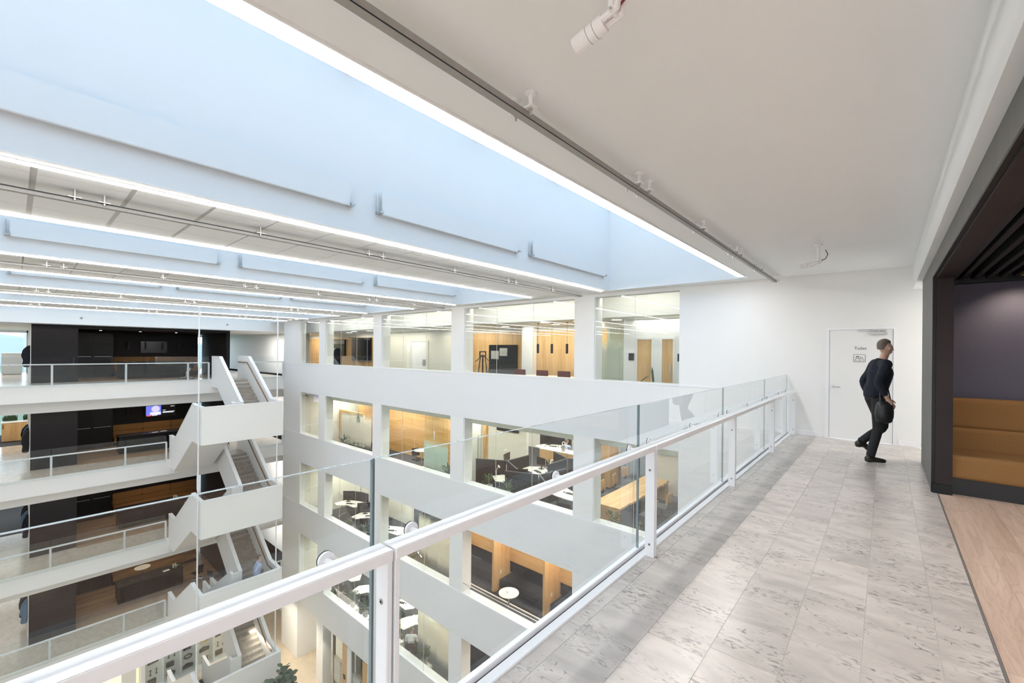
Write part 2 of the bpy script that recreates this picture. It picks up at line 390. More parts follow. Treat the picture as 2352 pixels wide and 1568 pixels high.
# --- far end wall with the toilet door, and the office wall with its window bands
cols = [(-6.80, -6.15), (-12.15, -11.45), (-17.43, -16.77), (-22.68, -21.97)]
wins = [(-6.15, -3.79), (-11.45, -6.80), (-16.77, -12.15), (-21.97, -17.43), (-24.92, -22.68)]
wb = MB()
wb.box(.13, 8, D, D + .3, 0, CZ + .3).box(-.89, .13, D, D + .3, 2.15, CZ + .3)
wb.box(-3.79, -.89, D, D + .3, -.75, CZ + .3)
struct('wall_far', wb, WHITE)
for k in range(4):
    z = LV[k]
    top = z + .87
    mb = B(-27.2, -3.79 if k == 0 else -1.57, D, D + .32, z - .75, top)
    struct('wall_band', mb, RIB)
    struct('trim_sill', B(-27.2, -1.57, D - .012, D + .34 if k else D + .30, top - .045, top + .012) if k else B(-27.2, -1.57, D - .012, D + .3, top - .03, top + .012), STEEL)
    h0, h1 = (z + .87, CZ + .3 if k == 0 else LV[k - 1] - .75)
    for (a, b) in cols: struct('column', B(a, b, D + .001, D + .45, h0, h1), WHITE)
    struct('wall_pier', B(-27.2, -24.92, D + .001, D + .3, h0, h1), WHITE)
    if k: struct('wall_pier', B(-3.79, -1.57, D + .001, D + .3, h0, h1), WHITE)
    if k == 0: struct('trim_head', B(-24.92, -3.79, D - .0005, D + .3, 3.17, CZ + .3), WHITE)
# ground storey piers
for (a, b) in cols: struct('column', B(a, b, D + .001, D + .45, LV[4], LV[3] - .75), WHITE)
struct('wall_pier', B(-27.2, -25.05, D + .001, D + .4, LV[4], LV[3] - .75), WHITE)
struct('wall_pier', B(-3.79, -1.57, D + .001, D + .4, LV[4], LV[3] - .75), WHITE)
# skirting and hall sides
struct('baseboard_far', B(-1.4, -.945, D - .014, D, 0, .085).box(.185, .42, D - .014, D, 0, .085), STEEL)
struct('wall_bounce_below', B(-1.75, -1.57, YN, D, LV[4], -.72), WHITE)  # unseen plain wall put in to bounce white light below the walkway
struct('wall_near_end', B(-43, -1.0, YN - .3, YN, LV[4], 6), WHITE)
wr = bpy.data.objects.new('window_1', None); COL.objects.link(wr); wr['kind'] = 'structure'; wr.location = (8, -8, 0)   # glazing added out of view so daylight fills the ceiling
for i in range(5): B(7.98, 8.0, YN + 2.2 * i + .04, YN + 2.2 * i + 2.16, .05, CZ).build('pane', GLASS, wr); B(7.95, 8.03, YN + 2.2 * i - .04, YN + 2.2 * i + .04, 0, CZ).build('mullion', ZINC, wr)
for i in range(4): B(-1.0 + 2.2 * i + .04, -1.0 + 2.2 * i + 2.16, YN - .02, YN, .05, CZ).build('pane', GLASS, wr); B(-1.0 + 2.2 * i - .04, -1.0 + 2.2 * i + .04, YN - .05, YN + .03, 0, CZ).build('mullion', ZINC, wr)
struct('ground_court', B(-43, 300, -300, YN - .3, -16.3, -16), SANDF); struct('bounce_terrace', B(8.05, 40, -40, 30, -.5, -.05), SANDF); struct('bounce_terrace', B(-1.0, 8.05, -40, YN - .05, -.5, -.05), SANDF)  # terraces added outside the glazing, bouncing sky light up to the ceiling
struct('floor_ground', B(-43, -1.57, YN, 20, LV[4] - .3, LV[4]), SANDF)
# --- ceiling: plaster over the walkway, four beams, deep skylight shafts between them
TOP = 5.4
struct('ceiling', B(-2.21, 8, YN, D, CZ, TOP), CEIL)
struct('ceiling_border', B(-28.1, -2.21, 10.16, D + .3, CZ, TOP), CEIL)
beams = [(-8.15, -5.47), (-13.9, -11.17), (-19.7, -16.9), (-25.6, -22.6)]
tracks = [-6.28, -11.9, -17.5, -23.3]
for i, (a, b) in enumerate(beams):
    cb = struct('ceiling_beam', B(a, b, YN, 10.16, CZ + .012, TOP), SHAFT)
    MB().box(b - .14, b, YN, 10.16, CZ - .002, CZ + .012).box(a, a + .14, YN, 10.16, CZ - .002, CZ + .012).build('edge_board', CEIL, cb)
    B(a + .14, b - .14, YN, 10.155, CZ + .0095, CZ + .0115).build('joint_backing', JOINT, cb)
    xr = [a + .2, a + .78, (a + b) / 2 + .1, b - .5, b - .2] if i == 0 else [a + .2, (a + b) / 2, b - .2]
    y = -1.97
    while y < 10.1:
        for j in range(len(xr) - 1):
            g = .035 if (i == 0 and y < 2) else .016
            B(xr[j] + .006, xr[j + 1] - .006, y + g, min(y + .69, 10.14) - g * .3, CZ, CZ + .009).build('panel', PANEL, cb)
        y += .69
# the near edge of the shaft wall is the first beam's side; the bulkhead over the far gallery closes the last one
struct('wall_bulkhead', B(-42.3, -28.1, YN, 13, 2.7, TOP), WHITE)
# skylight glazing on top of each shaft
shafts = [(-5.47, -2.21), (-11.17, -8.15), (-16.9, -13.9), (-22.6, -19.7), (-28.1, -25.6)]
for i, (a, b) in enumerate(shafts):
    sk = thing('skylight', '', 'x', (0, 0, TOP)); del sk['label']; del sk['category']; sk['kind'] = 'structure'; sk.name = 'window_skylight'
    y = YN
    while y < 10.1:
        y1 = min(y + 2.415, 10.16)
        B(a, b, y + .03, y1 - .03, TOP, TOP + .02).build('pane', GLASS, sk)
        B(a, b, y1 - .03, y1 + .03, TOP - .05, TOP + .06).build('glazing_bar', STEEL, sk)
        y += 2.415
# white boxes hung along the shaft sides
ordn = ['first', 'second', 'third', 'fourth', 'fifth']
posn = ['leftmost', 'middle', 'rightmost']
for i, bx in enumerate([-5.47, -11.17, -16.9, -22.6]):
    for j, (y0, y1) in enumerate([(-.6 if i == 0 else -.05, 2.92), (3.4, 6.38), (6.85, 9.8)]):
        z0, z1 = (3.56, 3.89) if i == 0 else (3.5, 3.8)
        t = thing('blind_cassette', 'slim white roller blind box, %s of three in the %s skylight shaft' % (posn[j], ordn[i]), 'blind box', (bx, y0, z0), 'blind boxes in the skylight shafts')
        B(bx + .055, bx + .085, y0, y1, z0, z1).build('cassette', SHAFT, t, bevel=.006)
        mb = MB().box(bx, bx + .05, y0 - .06, y0 + .02, z0 + .01, z0 + .05).box(bx + .05, bx + .12, y0 - .05, y0, z0 + .01, z0 + .04)
        mb.build('bracket', CHROME, t)
        mb = MB().box(bx, bx + .05, y1 - .02, y1 + .06, z0 + .01, z0 + .05).box(bx + .05, bx + .12, y1, y1 + .05, z0 + .01, z0 + .04)
        mb.build('bracket', CHROME, t)
        MB().tube([(bx + .03, y0 - .045, z0 + .03), (bx + .03, y0 - .045, z1 - .02)], .007, 6).build('guide_wire', CHROME, t)
# light lines along the beam edges
t = thing('linear_light', 'broad bright light line along the skylight edge over the walkway railing', 'ceiling light', (-2.29, 0, CZ))
MB().box(-2.352, -2.292, YN, 9.86, CZ - .014, CZ + .02).build('diffuser', LED, t); MB().box(-2.289, -2.226, YN, 9.86, CZ - .014, CZ + .02).build('diffuser', LED, t)
MB().box(-2.226, -2.211, YN, 9.86, CZ - .016, CZ + .02).box(-2.292, -2.289, YN, 9.86, CZ - .0142, CZ + .02).build('profile', CEIL, t)
MB().box(-2.36, -2.352, YN, 9.87, CZ - .012, CZ + .05).box(-2.36, -2.215, YN, 9.86, CZ + .02, CZ + .03).box(-2.36, -2.215, 9.86, 9.87, CZ - .012, CZ + .03).build('profile', SHAFT, t)
for i, (a, b) in enumerate(beams):
    for nm, x in (('near', b - .17), ('far', a + .17)):
        t = thing('linear_light', 'thin warm light line on the %s edge of the %s ceiling beam' % (nm, ordn[i]), 'ceiling light', (x, 0, CZ), 'light lines on the ceiling beams')
        MB().box(x - .018, x + .018, YN, 10.05, CZ - .024, CZ - .0035).build('diffuser', LED2, t)
        MB().box(x - .036, x - .0205, YN, 10.05, CZ - .008, CZ - .003).box(x + .0205, x + .036, YN, 10.05, CZ - .008, CZ - .003).build('profile', STEEL, t)
# track rails
def rosette(mb, x, y, z):
    mb.lathe([(.0, 0), (.036, 0), (.036, -.006), (.026, -.014), (.016, -.018), (.013, -.02), (.013, -.085), (0, -.085)], x, y, 12, z)
t = thing('ceiling_track', 'grey channel rail hung below the plain ceiling beside the railing', 'ceiling rail', (-1.735, 3, CZ))
MB().box(-1.764, -1.708, YN, 10.28, 3.116, 3.158).build('rail', TRACKM, t)
MB().box(-1.7125, -1.7065, YN, 10.28, 3.1150, 3.118).build('slot', GASKET, t)
for i, y in enumerate([-1.2, .5, .72, 2.09, 3.65, 3.87, 5.46, 7.0, 7.25, 8.72, 10.2]):
    for x in (-1.675, -1.795):
        mb = MB(); rosette(mb, x, y, CZ); h = mb.build('hanger', STEEL, t, smooth=False)
        B(min(x, -1.735) , max(x, -1.735), y - .025, y + .025, 3.1575, 3.1615).box(x - .03, x + .03, y - .03, y + .03, 3.155, 3.164).build('plate', STEEL, h)
        MB().lathe([(0, 0), (.014, 0), (.014, -.012), (.007, -.013), (.007, -.04), (0, -.045)], x, y, 8, 3.156).build('nut', ZINC, h)
for i, x in enumerate(tracks):
    t = thing('ceiling_track', 'slim grey channel rail along the middle of the %s ceiling beam' % ordn[i], 'ceiling rail', (x, 3, CZ), 'rails under the ceiling beams')
    MB().box(x - .03, x + .03, YN, 10.0, 3.125, 3.165).build('rail', TRACKM, t)
    MB().box(x + .035, x + .042, -2, 10.0, 3.16, 3.168).build('cable', BLACK, t)
    for y in [-1.1, .4, .62, 2.12, 3.7, 3.95, 5.5, 7.05, 7.3, 8.7]:
        q = MB().box(x - .07, x + .07, y - .05, y + .05, 3.165, 3.175).build('bracket', ZINC, t)
        MB().tube([(x - .05, y, 3.14), (x - .05, y, CZ)], .01, 6).build('stem', ZINC, q); MB().tube([(x + .05, y, 3.14), (x + .05, y, CZ)], .01, 6).build('stem', ZINC, q)
    MB().tube([(x, 9.98, 3.14), (x, 9.98, CZ)], .014, 6).tube([(x, 9.98, 3.14), (x + .12, 9.98, 3.14)], .014, 6).build('end_stop', ZINC, t)
    for j, (dx, yy) in enumerate([(-.34, 9.84), (.33, 9.88)]):
        q = MB().lathe([(0, 0), (.085, 0), (.085, .012), (0, .012)], (a + b) / 2 + dx, yy, 20, CZ - .012).build('downlight', LAMP)
        tag(q, 'round recessed downlight at the far end of the %s beam, %s the rail' % (ordn[i], ('beyond', 'before')[j]), 'downlight', 'downlights in the beams')
# dropped beam and walls on the right
struct('trim_dropped_beam', B(.35, 1.2, YN, 10.3, 2.80, CZ), CEIL)
# ------------------------------------------------------------------ dark lounge corner on the right
GREYP = mat('grey_stained_panel', (.13, .127, .122, 1), .55, var=.25, scale=3, stretch=(6, 6, .4), bump=.05, bscale=80)
lw = struct('wall_lounge', B(.42, .58, 7.305, 9.2, 0, 2.8), GREYP)
struct('wall_lounge_header', B(.42, .60, -3, 7.305, 2.602, 2.8), GREYP)
struct('wall_lounge_side', B(.58, 8, 8.35, 9.2, 0, 2.8), WHITE)
t = thing('timber_portal', 'dark brown timber portal framing the lounge corner beside the walkway', 'portal', (.5, 7.25, 0))
MB().box(.452, .60, 7.245, 7.30, .11, 2.57).build('jamb', BROWN, t, bevel=.003)
MB().box(.452, .60, -3, 7.30, 2.57, 2.60).build('head_board', BROWN, t, bevel=.003)
MB().box(.42, .452, 7.262, 7.30, 0, 2.585).box(.42, .452, -3, 7.30, 2.585, 2.60).build('shadow_gap', DARKER, t)
MB().box(.43, .60, 7.23, 7.30, 0, .11).build('plinth', DARKER, t)
t = thing('slatted_ceiling', 'black timber slat ceiling over the lounge corner', 'slat ceiling', (1, 4, 2.6))
MB().box(.60, 5, -3, 8.2, 2.70, 2.72).build('backing', DARKER, t)
MB().box(.60, .64, -3, 8.0, 2.575, 2.70).box(.64, 5, 7.86, 8.0, 2.56, 2.70).build('edge_board', DARKER, t)
x = .69
while x < 4.0:
    B(x, x + .05, -3, 7.86, 2.60, 2.70).build('slat', DARK, t, bevel=.004); x += .115
struct('wall_lounge_end', B(.58, 5, 8.0, 8.35, 0, 2.7), PURPLE)
struct('wall_lounge_right', B(4.2, 4.4, -3, 8.35, 0, 2.8), PURPLE)
t = thing('bench_sofa', 'mustard wool bench sofa in rolled bands along the aubergine lounge wall', 'sofa', (2, 7.6, 0))
B(.60, 4.17, 7.34, 7.98, 0, .19).build('plinth', BLACK, t)
def pad(y0, y1, z0, z1, nm, par):
    """soft band: rounded section run along x"""
    r = .05; pr = []
    for cxx, czz, a0 in ((y1 - r, z1 - r, 0), (y0 + r, z1 - r, 90), (y0 + r, z0 + r, 180), (y1 - r, z0 + r, 270)):
        for q in range(5):
            a = R(a0 + q * 22.5); pr.append((cxx + r * math.cos(a), czz + r * math.sin(a)))
    return MB().prism(pr, .603, 4.17, 'X').build(nm, MUSTARD, par, smooth=False)
pad(7.29, 7.97, .19, .47, 'seat', t)
pad(7.78, 7.99, .44, .745, 'back_cushion', t)
pad(7.81, 7.995, .735, 1.11, 'back_cushion', t)
q = MB().lathe([(0, 0), (.05, 0), (.05, -.02), (.035, -.02), (.03, 0)], 1.22, 7.62, 16, 2.6).build('downlight', BRASS)
tag(q, 'small brass downlight at the end of the black slat ceiling', 'downlight')
MB().lathe([(0, 0), (.028, 0), (.028, -.004), (0, -.004)], 1.22, 7.62, 12, 2.596).build('lens', LAMP, q)
spot('lounge_spot', (1.22, 7.6, 2.55), 22, (1, .80, .6), 115, .9, (R(24), 0, 0))
for i, y in enumerate((-3.5, -6.5, -9.5)): area('walkway_fill_lamp', (2.6, y, CZ - .02), 3, 1.2, 440, (.86, .93, 1))  # unseen lamps added behind the camera as fill for ceiling and end wall
area('passage_lamp', (2.4, 9.9, 2.95), 1.4, .8, 42, (1, .95, .88))
area('lounge_fill_lamp', (2.4, 3.5, 2.58), .6, 5, 80, (1, .92, .84))  # lamp added without a fitting, to brighten the lounge

# ------------------------------------------------------------------ toilet door
dr = struct('door_1', B(-.845, .095, D - .012, D + .03, .008, 2.12), WHITE)
B(-.9, .15, D + .1, D + .14, -.02, 2.2).build('backing', WHITE, dr)  # unseen panel added to block sky light leaking under the door
MB().box(-.90, -.85, D - .025, D + .1, 0, 2.165).box(.10, .15, D - .025, D + .1, 0, 2.165).box(-.85, .10, D - .025, D + .1, 2.122, 2.165).build('frame', STEEL, dr)
MB().box(-.85, -.845, D - .008, D + .02, .008, 2.12).box(.095, .10, D - .008, D + .02, .008, 2.12).build('gap', GASKET, dr)
h = MB().tube([(-.79, D - .014, 1.01), (-.79, D - .06, 1.01), (-.67, D - .06, 1.01)], .009, 8).build('handle', CHROME, dr)
MB().tube([(-.79, D - .013, 1.01), (-.79, D - .02, 1.01)], .026, 16).build('rosette', CHROME, h)
k_ = MB().box(-.22, -.0, D - .055, D - .012, 2.025, 2.075).build('door_closer', ZINC, dr)
MB().box(-.42, .0, D - .035, D - .02, 2.095, 2.11).box(-.12, -.10, D - .05, D - .03, 2.07, 2.10).build('closer_rail', ZINC, k_)
INK = mat('dark_grey_print', (.06, .06, .065, 1), .6, var=.1)
f = bpy.data.curves.new('sign_text', 'FONT'); f.body = 'Toilet'; f.size = .078; f.extrude = .0008; f.align_x = 'CENTER'; f.space_character = 1.06
f.materials.append(INK)
fo = bpy.data.objects.new('sign_text', f); COL.objects.link(fo); fo.location = (-.372, D - .0135, 1.738); fo.rotation_euler = (R(90), 0, 0); fo.scale = (.92, 1, 1); put(fo, dr)
# pictogram: rounded square with two half figures
def ring(mb, cx, cz, hw, hh, r, w, y0, y1):
    def loop(o):
        pr = []
        for sx, sz, a0 in ((1, 1, 0), (-1, 1, 90), (-1, -1, 180), (1, -1, 270)):
            for q in range(5):
                a = R(a0 + q * 22.5); pr.append((cx + sx * (hw - r) + (r + o) * math.cos(a), cz + sz * (hh - r) + (r + o) * math.sin(a)))
        return pr
    a, b = loop(w / 2), loop(-w / 2); n = len(a)
    vs = [(p[0], y0, p[1]) for p in a] + [(p[0], y0, p[1]) for p in b]
    mb._add(vs, [(i, (i + 1) % n, (i + 1) % n + n, i + n) for i in range(n)])
    return mb
def arcband(mb, cx, cz, r, w, a0, a1, y, n=12):
    vs = []
    for i in range(n + 1):
        a = R(a0 + (a1 - a0) * i / n); vs += [(cx + (r - w / 2) * math.cos(a), y, cz + (r - w / 2) * math.sin(a)), (cx + (r + w / 2) * math.cos(a), y, cz + (r + w / 2) * math.sin(a))]
    return mb._add(vs, [(2 * i, 2 * i + 1, 2 * i + 3, 2 * i + 2) for i in range(n)])
yy = D - .0135
mb = MB(); ring(mb, -.385, 1.575, .088, .072, .016, .006, yy, yy)
arcband(mb, -.415, 1.587, .021, .006, 0, 360, yy, 20); arcband(mb, -.36, 1.583, .019, .006, 0, 360, yy, 20)
arcband(mb, -.415, 1.587, .021, .016, 20, 160, yy, 10)
arcband(mb, -.415, 1.535, .035, .006, 0, 180, yy, 12); arcband(mb, -.35, 1.535, .032, .006, 0, 140, yy, 12)
for x0 in (-.45, -.38, -.318): mb.box(x0 - .003, x0 + .003, yy, yy + .0005, 1.522, 1.536)
mb.box(-.45, -.318, yy, yy + .0005, 1.519, 1.525)
mb.build('sign_pictogram', INK, dr)

# ------------------------------------------------------------------ railing of our walkway
t = thing('glass_railing', 'white steel and glass railing along the edge of the stone walkway', 'railing', (-1.5, 4, 0))
MB().box(-1.575, -1.537, YN, D - .02, -.02, .03).build('base_rail', STEEL, t, bevel=.003)
MB().box(-1.537, -1.522, YN, D - .02, -.03, -.002).build('slot', GASKET, t)
MB().box(-1.522, -1.462, YN, D - .02, -.03, .012).build('base_rail', STEEL, t, bevel=.003)
py = [.945 + 2.455 * i for i in range(-4, 4)] + [10.50]
for i in range(len(py) - 1):
    a, b = py[i] + .006, py[i + 1] - .006
    MB().box(-1.482, -1.392, a, b, .858, .902).build('handrail', STEEL, t, bevel=.003)
    for y0, y1, fy in ((a, a + .022, a), (b - .022, b, b - .022)):
        p = MB().box(-1.474, -1.398, y0, y1, 0, .858).build('post', STEEL, t, bevel=.002)
        for z in (.10, .70):
            MB().tube([(-1.436, fy + .001, z), (-1.436, fy - .003, z)], .011, 12).build('screw', ZINC, p)
            MB().tube([(-1.436, fy - .0031, z), (-1.436, fy - .004, z)], .005, 6).build('socket', GASKET, p)
    g = MB(); g.box(-1.560, -1.543, a - .001, b + .001, -.01, 1.215); g.m = [0, 0, 1, 1, 1, 1]
    ob = g.build('glass_pane', [RGLASS, EDGE], t)
    for y in (a + .17, a + 1.24, b - .19):
        q = MB().tube([(-1.5415, y, .884), (-1.527, y, .884)], .031, 20).tube([(-1.527, y, .884), (-1.48, y, .884)], .012, 10).build('clamp', STEEL, t, smooth=False)
        MB().tube([(-1.5428, y, .884), (-1.5415, y, .884)], .032, 20).tube([(-1.5415, y, .884), (-1.5385, y, .884)], .0315, 20).build('gasket', GASKET, q)

# ------------------------------------------------------------------ white spotlights on the ceiling
def aim(p, d):
    d = Vector(d).normalized(); a = Vector((0, 0, 1)); u = d.cross(a).normalized(); w = u.cross(d)
    return Vector(p), d, u, w
def ceiling_spot(label, mount, piv, nose, rr, scale=1., cable=RED):
    t = thing('track_spotlight', label, 'spotlight', mount)
    p = Vector(piv); n_ = Vector(nose); d = (n_ - p).normalized()
    MB().lathe([(0, 0), (.05 * scale, 0), (.05 * scale, -.02), (.018, -.03), (.016, piv[2] - mount[2] + .03), (0, piv[2] - mount[2] + .03)], mount[0], mount[1], 14, mount[2]).build('stem', STEEL, t)
    up = Vector((0, 0, 1)); sd = d.cross(up).normalized(); nn = sd.cross(d)
    b0 = p + d * .05 * scale
    L = (n_ - b0).length
    MB().tube([b0, b0 + d * (.04 * scale), b0 + d * L], [rr * .98, rr, rr], 24).build('lamp_body', STEEL, t)
    for f_ in (.30, .52):
        q = b0 + d * L * f_
        MB().tube([q - d * .0012, q + d * .0012], rr + .0008, 24).build('seam', TRACKM, t)
    for f_, sg in ((.62, 1), (.30, -1)):
        q = b0 + d * L * f_ + nn * rr * .6 * sg + sd * rr * .75 * (1 if sg < 0 else -.2)
        MB().tube([q, q + (nn * sg).normalized() * rr * .42], rr * .2, 10).build('thumb_screw', STEEL, t)
    MB().tube([b0 + d * L, b0 + d * (L + .002)], rr * .8, 24).build('lens', BLACK, t)
    yk = MB()
    for sg in (1, -1):
        q = p + sd * rr * .62 * sg
        yk.tube([q + d * .09 * scale, q - d * .02 * scale, q - d * .03 * scale + up * .06 * scale], [rr * .35, rr * .42, rr * .38], 8)
    yk.tube([p - sd * rr, p + sd * rr], rr * .34, 12)
    yk.build('yoke', STEEL, t)
    MB().tube([p - sd * rr * 1.15, p + sd * rr * 1.15], rr * .16, 8).build('bolt', ZINC, t)
    q0 = b0 + nn * rr * .2 - d * .01
    MB().tube([q0, q0 - d * .05 * scale - up * .0 + nn * .01, q0 - d * .12 * scale + up * .03 * scale, q0 - d * .15 * scale + up * .09 * scale, q0 - d * .12 * scale + up * .16 * scale], .0045 * scale + .001, 6).build('cable', cable, t)
ceiling_spot('white cylindrical spotlight with red cable close overhead under the plain ceiling', (-.86, 1.60, CZ), (-.845, 1.60, 3.03), (-1.035, 1.60, 2.98), .036)
ceiling_spot('small white spotlight on a stem above the toilet door', (-.76, 7.72, CZ), (-.755, 7.72, 2.985), (-.97, 7.72, 2.955), .035, 1., BLACK)

# ------------------------------------------------------------------ person walking past the door
def skin_body(name, verts, edges, radii, material, parent, root=0, levels=2):
    me = bpy.data.meshes.new(name); me.from_pydata([tuple(v) for v in verts], edges, []); me.update()
    o = bpy.data.objects.new(name, me); COL.objects.link(o)
    me.materials.append(material)
    sk = me.skin_vertices or me.attributes.new('skin', 'FLOAT', 'POINT')
    return o
def blob_chain(mb, pts, rad, n=10, flat=1.):
    """one limb: smooth tapering tube through the joints"""
    P = [Vector(p) for p in pts]; out = []; rr = []
    for i in range(len(P) - 1):
        p0, p1, p2, p3 = P[max(i - 1, 0)], P[i], P[i + 1], P[min(i + 2, len(P) - 1)]
        for q in range(4):
            u = q / 4
            out.append(.5 * ((2 * p1) + (p2 - p0) * u + (2 * p0 - 5 * p1 + 4 * p2 - p3) * u * u + (3 * p1 - p0 - 3 * p2 + p3) * u ** 3))
            rr.append(rad[i] * (1 - u) + rad[i + 1] * u)
    out.append(P[-1]); rr.append(rad[-1])
    mb.tube(out, rr, n)
def make_body(name, parts, material, parent, vox=.012):
    """fuse overlapping limb tubes into one continuous skin"""
    mb = MB()
    for pts, rad in parts: blob_chain(mb, pts, rad)
    o = mb.build(name, material, parent, smooth=True)
    r = o.modifiers.new('fuse', 'REMESH'); r.mode = 'VOXEL'; r.voxel_size = vox; r.use_smooth_shade = True
    sm = o.modifiers.new('soft', 'SMOOTH'); sm.iterations = 6; sm.factor = .5
    return o
def person(label, base, heading, J, top_m, leg_m, skin_m=SKIN, hair_m=HAIR, shoe_m=LEATHER, scale=1.):
    """J: joints in body space, +x forward, +y left, z up, metres"""
    t = thing('person', label, 'person', base, None, heading)
    g = lambda k: Vector(J[k]) * scale
    hd = g('head'); nk = g('neck'); ch = g('chest'); pv = g('pelvis')
    fw = Vector(J.get('face', (1, 0, 0))).normalized(); lf = Vector((0, 0, 1)).cross(fw).normalized()
    parts = [([pv, (pv + ch) / 2, ch, nk], [.09, .10, .115, .055]), ([nk - Vector((0, 0, .02)), hd - Vector((0, 0, .06))], [.055, .052]),
             ([hd - Vector((0, 0, .09)) + fw * .015, hd, hd + Vector((0, 0, .07)) - fw * .01], [.055, .088, .06]),
             ([hd + fw * .085 + Vector((0, 0, .0)), hd + fw * .105 - Vector((0, 0, .025))], [.012, .016])]
    for sd in (1, -1):
        parts.append(([hd + lf * .085 * sd + Vector((0, 0, .015)), hd + lf * .09 * sd - Vector((0, 0, .03))], [.018, .014]))
    cl = [([pv - Vector((0, 0, .03)), pv + Vector((0, 0, .08)), (pv + ch) / 2, ch, ch + Vector((0, 0, .10)), nk], [.15, .15, .145, .165, .13, .072])]
    lg = [([pv + Vector((0, 0, .02)), pv - Vector((0, 0, .08))], [.142, .135])]
    shoes = []
    for S, sg in (('l', 1), ('r', -1)):
        sh, el, ha = g('sh' + S), g('el' + S), g('ha' + S)
        cl.append(([ch + Vector((0, 0, .08)), sh, (sh + el) / 2, el, el * .25 + ha * .75], [.10, .078, .062, .052, .042]))
        fd = (ha - el).normalized()
        parts.append(([sh * .85 + ch * .15, (sh + el) / 2, el], [.05, .048, .042])); parts.append(([el, ha - fd * .02, ha + fd * .03, ha + fd * .08], [.04, .028, .038, .034]))
        sdv = fd.cross(Vector((0, 1, 0))); sdv = sdv.normalized() if sdv.length > .1 else Vector((1, 0, 0))
        for q in range(4):
            o_ = sdv * (q - 1.5) * .018
            l_ = (.075, .09, .085, .065)[q]
            parts.append(([ha + fd * .07 + o_, ha + fd * (.07 + l_ * .5) + o_ * 1.1 + Vector((.008, 0, 0)), ha + fd * (.07 + l_) + o_ * 1.1 - Vector((-.004, .012 * sg, 0))], [.0105, .0095, .008]))
        parts.append(([ha + fd * .01 + sdv * .03, ha + fd * .05 + sdv * .055, ha + fd * .085 + sdv * .06], [.014, .012, .009]))
        hp, kn, an, to = g('hp' + S), g('kn' + S), g('an' + S), g('to' + S)
        lg.append(([hp + Vector((0, 0, .03)), hp, (hp + kn) / 2, kn, kn * .5 + an * .5, an], [.11, .105, .088, .066, .064, .056]))
        parts.append(([pv, hp, (hp + kn) / 2, kn, an], [.06, .055, .05, .045, .038]))
        dr_ = (to - an); dr_.z = 0; dr_.normalize()
        shoes.append((an, to, dr_))
    make_body('body', parts, skin_m, t, .0085)
    make_body('sweater', cl, top_m, t)
    make_body('trousers', lg, leg_m, t)
    for an, to, d_ in shoes:
        heel = an - d_ * .07; heel.z = an.z - .055
        so = MB(); blob_chain(so, [an + Vector((0, 0, -.0)), an - Vector((0, 0, .05)) - d_ * .03, an - Vector((0, 0, .055)) + d_ * .06, Vector((to.x, to.y, to.z + .032))], [.048, .05, .046, .034])
        make_body('shoe', [([an + Vector((0, 0, .0)), an - d_ * .035 - Vector((0, 0, .045)), an + d_ * .05 - Vector((0, 0, .042)), to + Vector((0, 0, .035))], [.046, .046, .045, .03])], shoe_m, t, .01)
        del so
    up = Vector((0, 0, 1))
    make_body('hair', [([hd - fw * .055 - up * .03, hd - fw * .05 + up * .05, hd + up * .085 - fw * .01, hd + fw * .055 + up * .085], [.06, .072, .062, .03]),
                       ([hd + lf * .05 + up * .05 - fw * .02, hd - lf * .05 + up * .05 - fw * .02], [.062, .062])], hair_m, t, .01)
    ey = MB()
    for sg in (1, -1):
        e0 = hd + fw * .066 + lf * .030 * sg + up * .012; ey.tube([e0 - fw * .006, e0 + fw * .006], .009, 8)
    for o in [ey.build('eye', BLACK, t), MB().tube([hd + fw * .066 - up * .05 + lf * .02, hd + fw * .074 - up * .052, hd + fw * .066 - up * .05 - lf * .02], .005, 6).build('mouth', mat('lip', (.35, .15, .13, 1), .5), t)]: pass
    # geometry above was modelled around the origin: drop the inverse so that it follows the empty
    for o in t.children:
        o.matrix_parent_inverse = Matrix.Identity(4)
    return t
walk = dict(pelvis=(-.01, 0, 1.0), chest=(.045, 0, 1.33), neck=(.075, 0, 1.53), head=(.115, 0, 1.70), face=(1, .15, -.1),
            shl=(.06, .17, 1.46), ell=(-.06, .25, 1.18), hal=(.02, .24, .93), shr=(.04, -.17, 1.46), elr=(-.09, -.24, 1.19), har=(.03, -.25, .95),
            hpl=(0, .09, .93), knl=(.13, .09, .52), anl=(-.16, .09, .27), tol=(-.05, .09, .12),
            hpr=(-.0, -.09, .93), knr=(-.02, -.09, .50), anr=(-.11, -.09, .09), tor=(.08, -.09, 0))
pw = person('person in navy sweater and black trousers striding past the toilet door with a bag', (-.11, 8.70, 0), R(25), walk, NAVY, TROUS, scale=1.03)
bo = MB().lathe([(0, -.14), (.09, -.14), (.135, -.12), (.158, -.06), (.162, 0), (.15, .07), (.125, .115), (.09, .13), (0, .135)], 0, 0, 28).build('shoulder_bag', BAGM, None, True)
bo.location = WM(pw) @ Vector((-.005, -.235, .80)); bo.rotation_euler = pw.rotation_euler; bo.scale = (.72, .48, 1.2)
tag(bo, 'black leather shoulder bag at the hip of the walking person', 'bag')
sb = MB(); sb.tube([(-.06, -.25, .88), (-.07, -.25, 1.15), (-.02, -.19, 1.47), (.05, -.02, 1.50), (.14, .10, 1.36), (.10, -.12, 1.10), (.08, -.25, .88)], .009, 6)
so = sb.build('strap', BAGM, bo); so.matrix_parent_inverse = WM(bo).inverted() @ WM(pw)
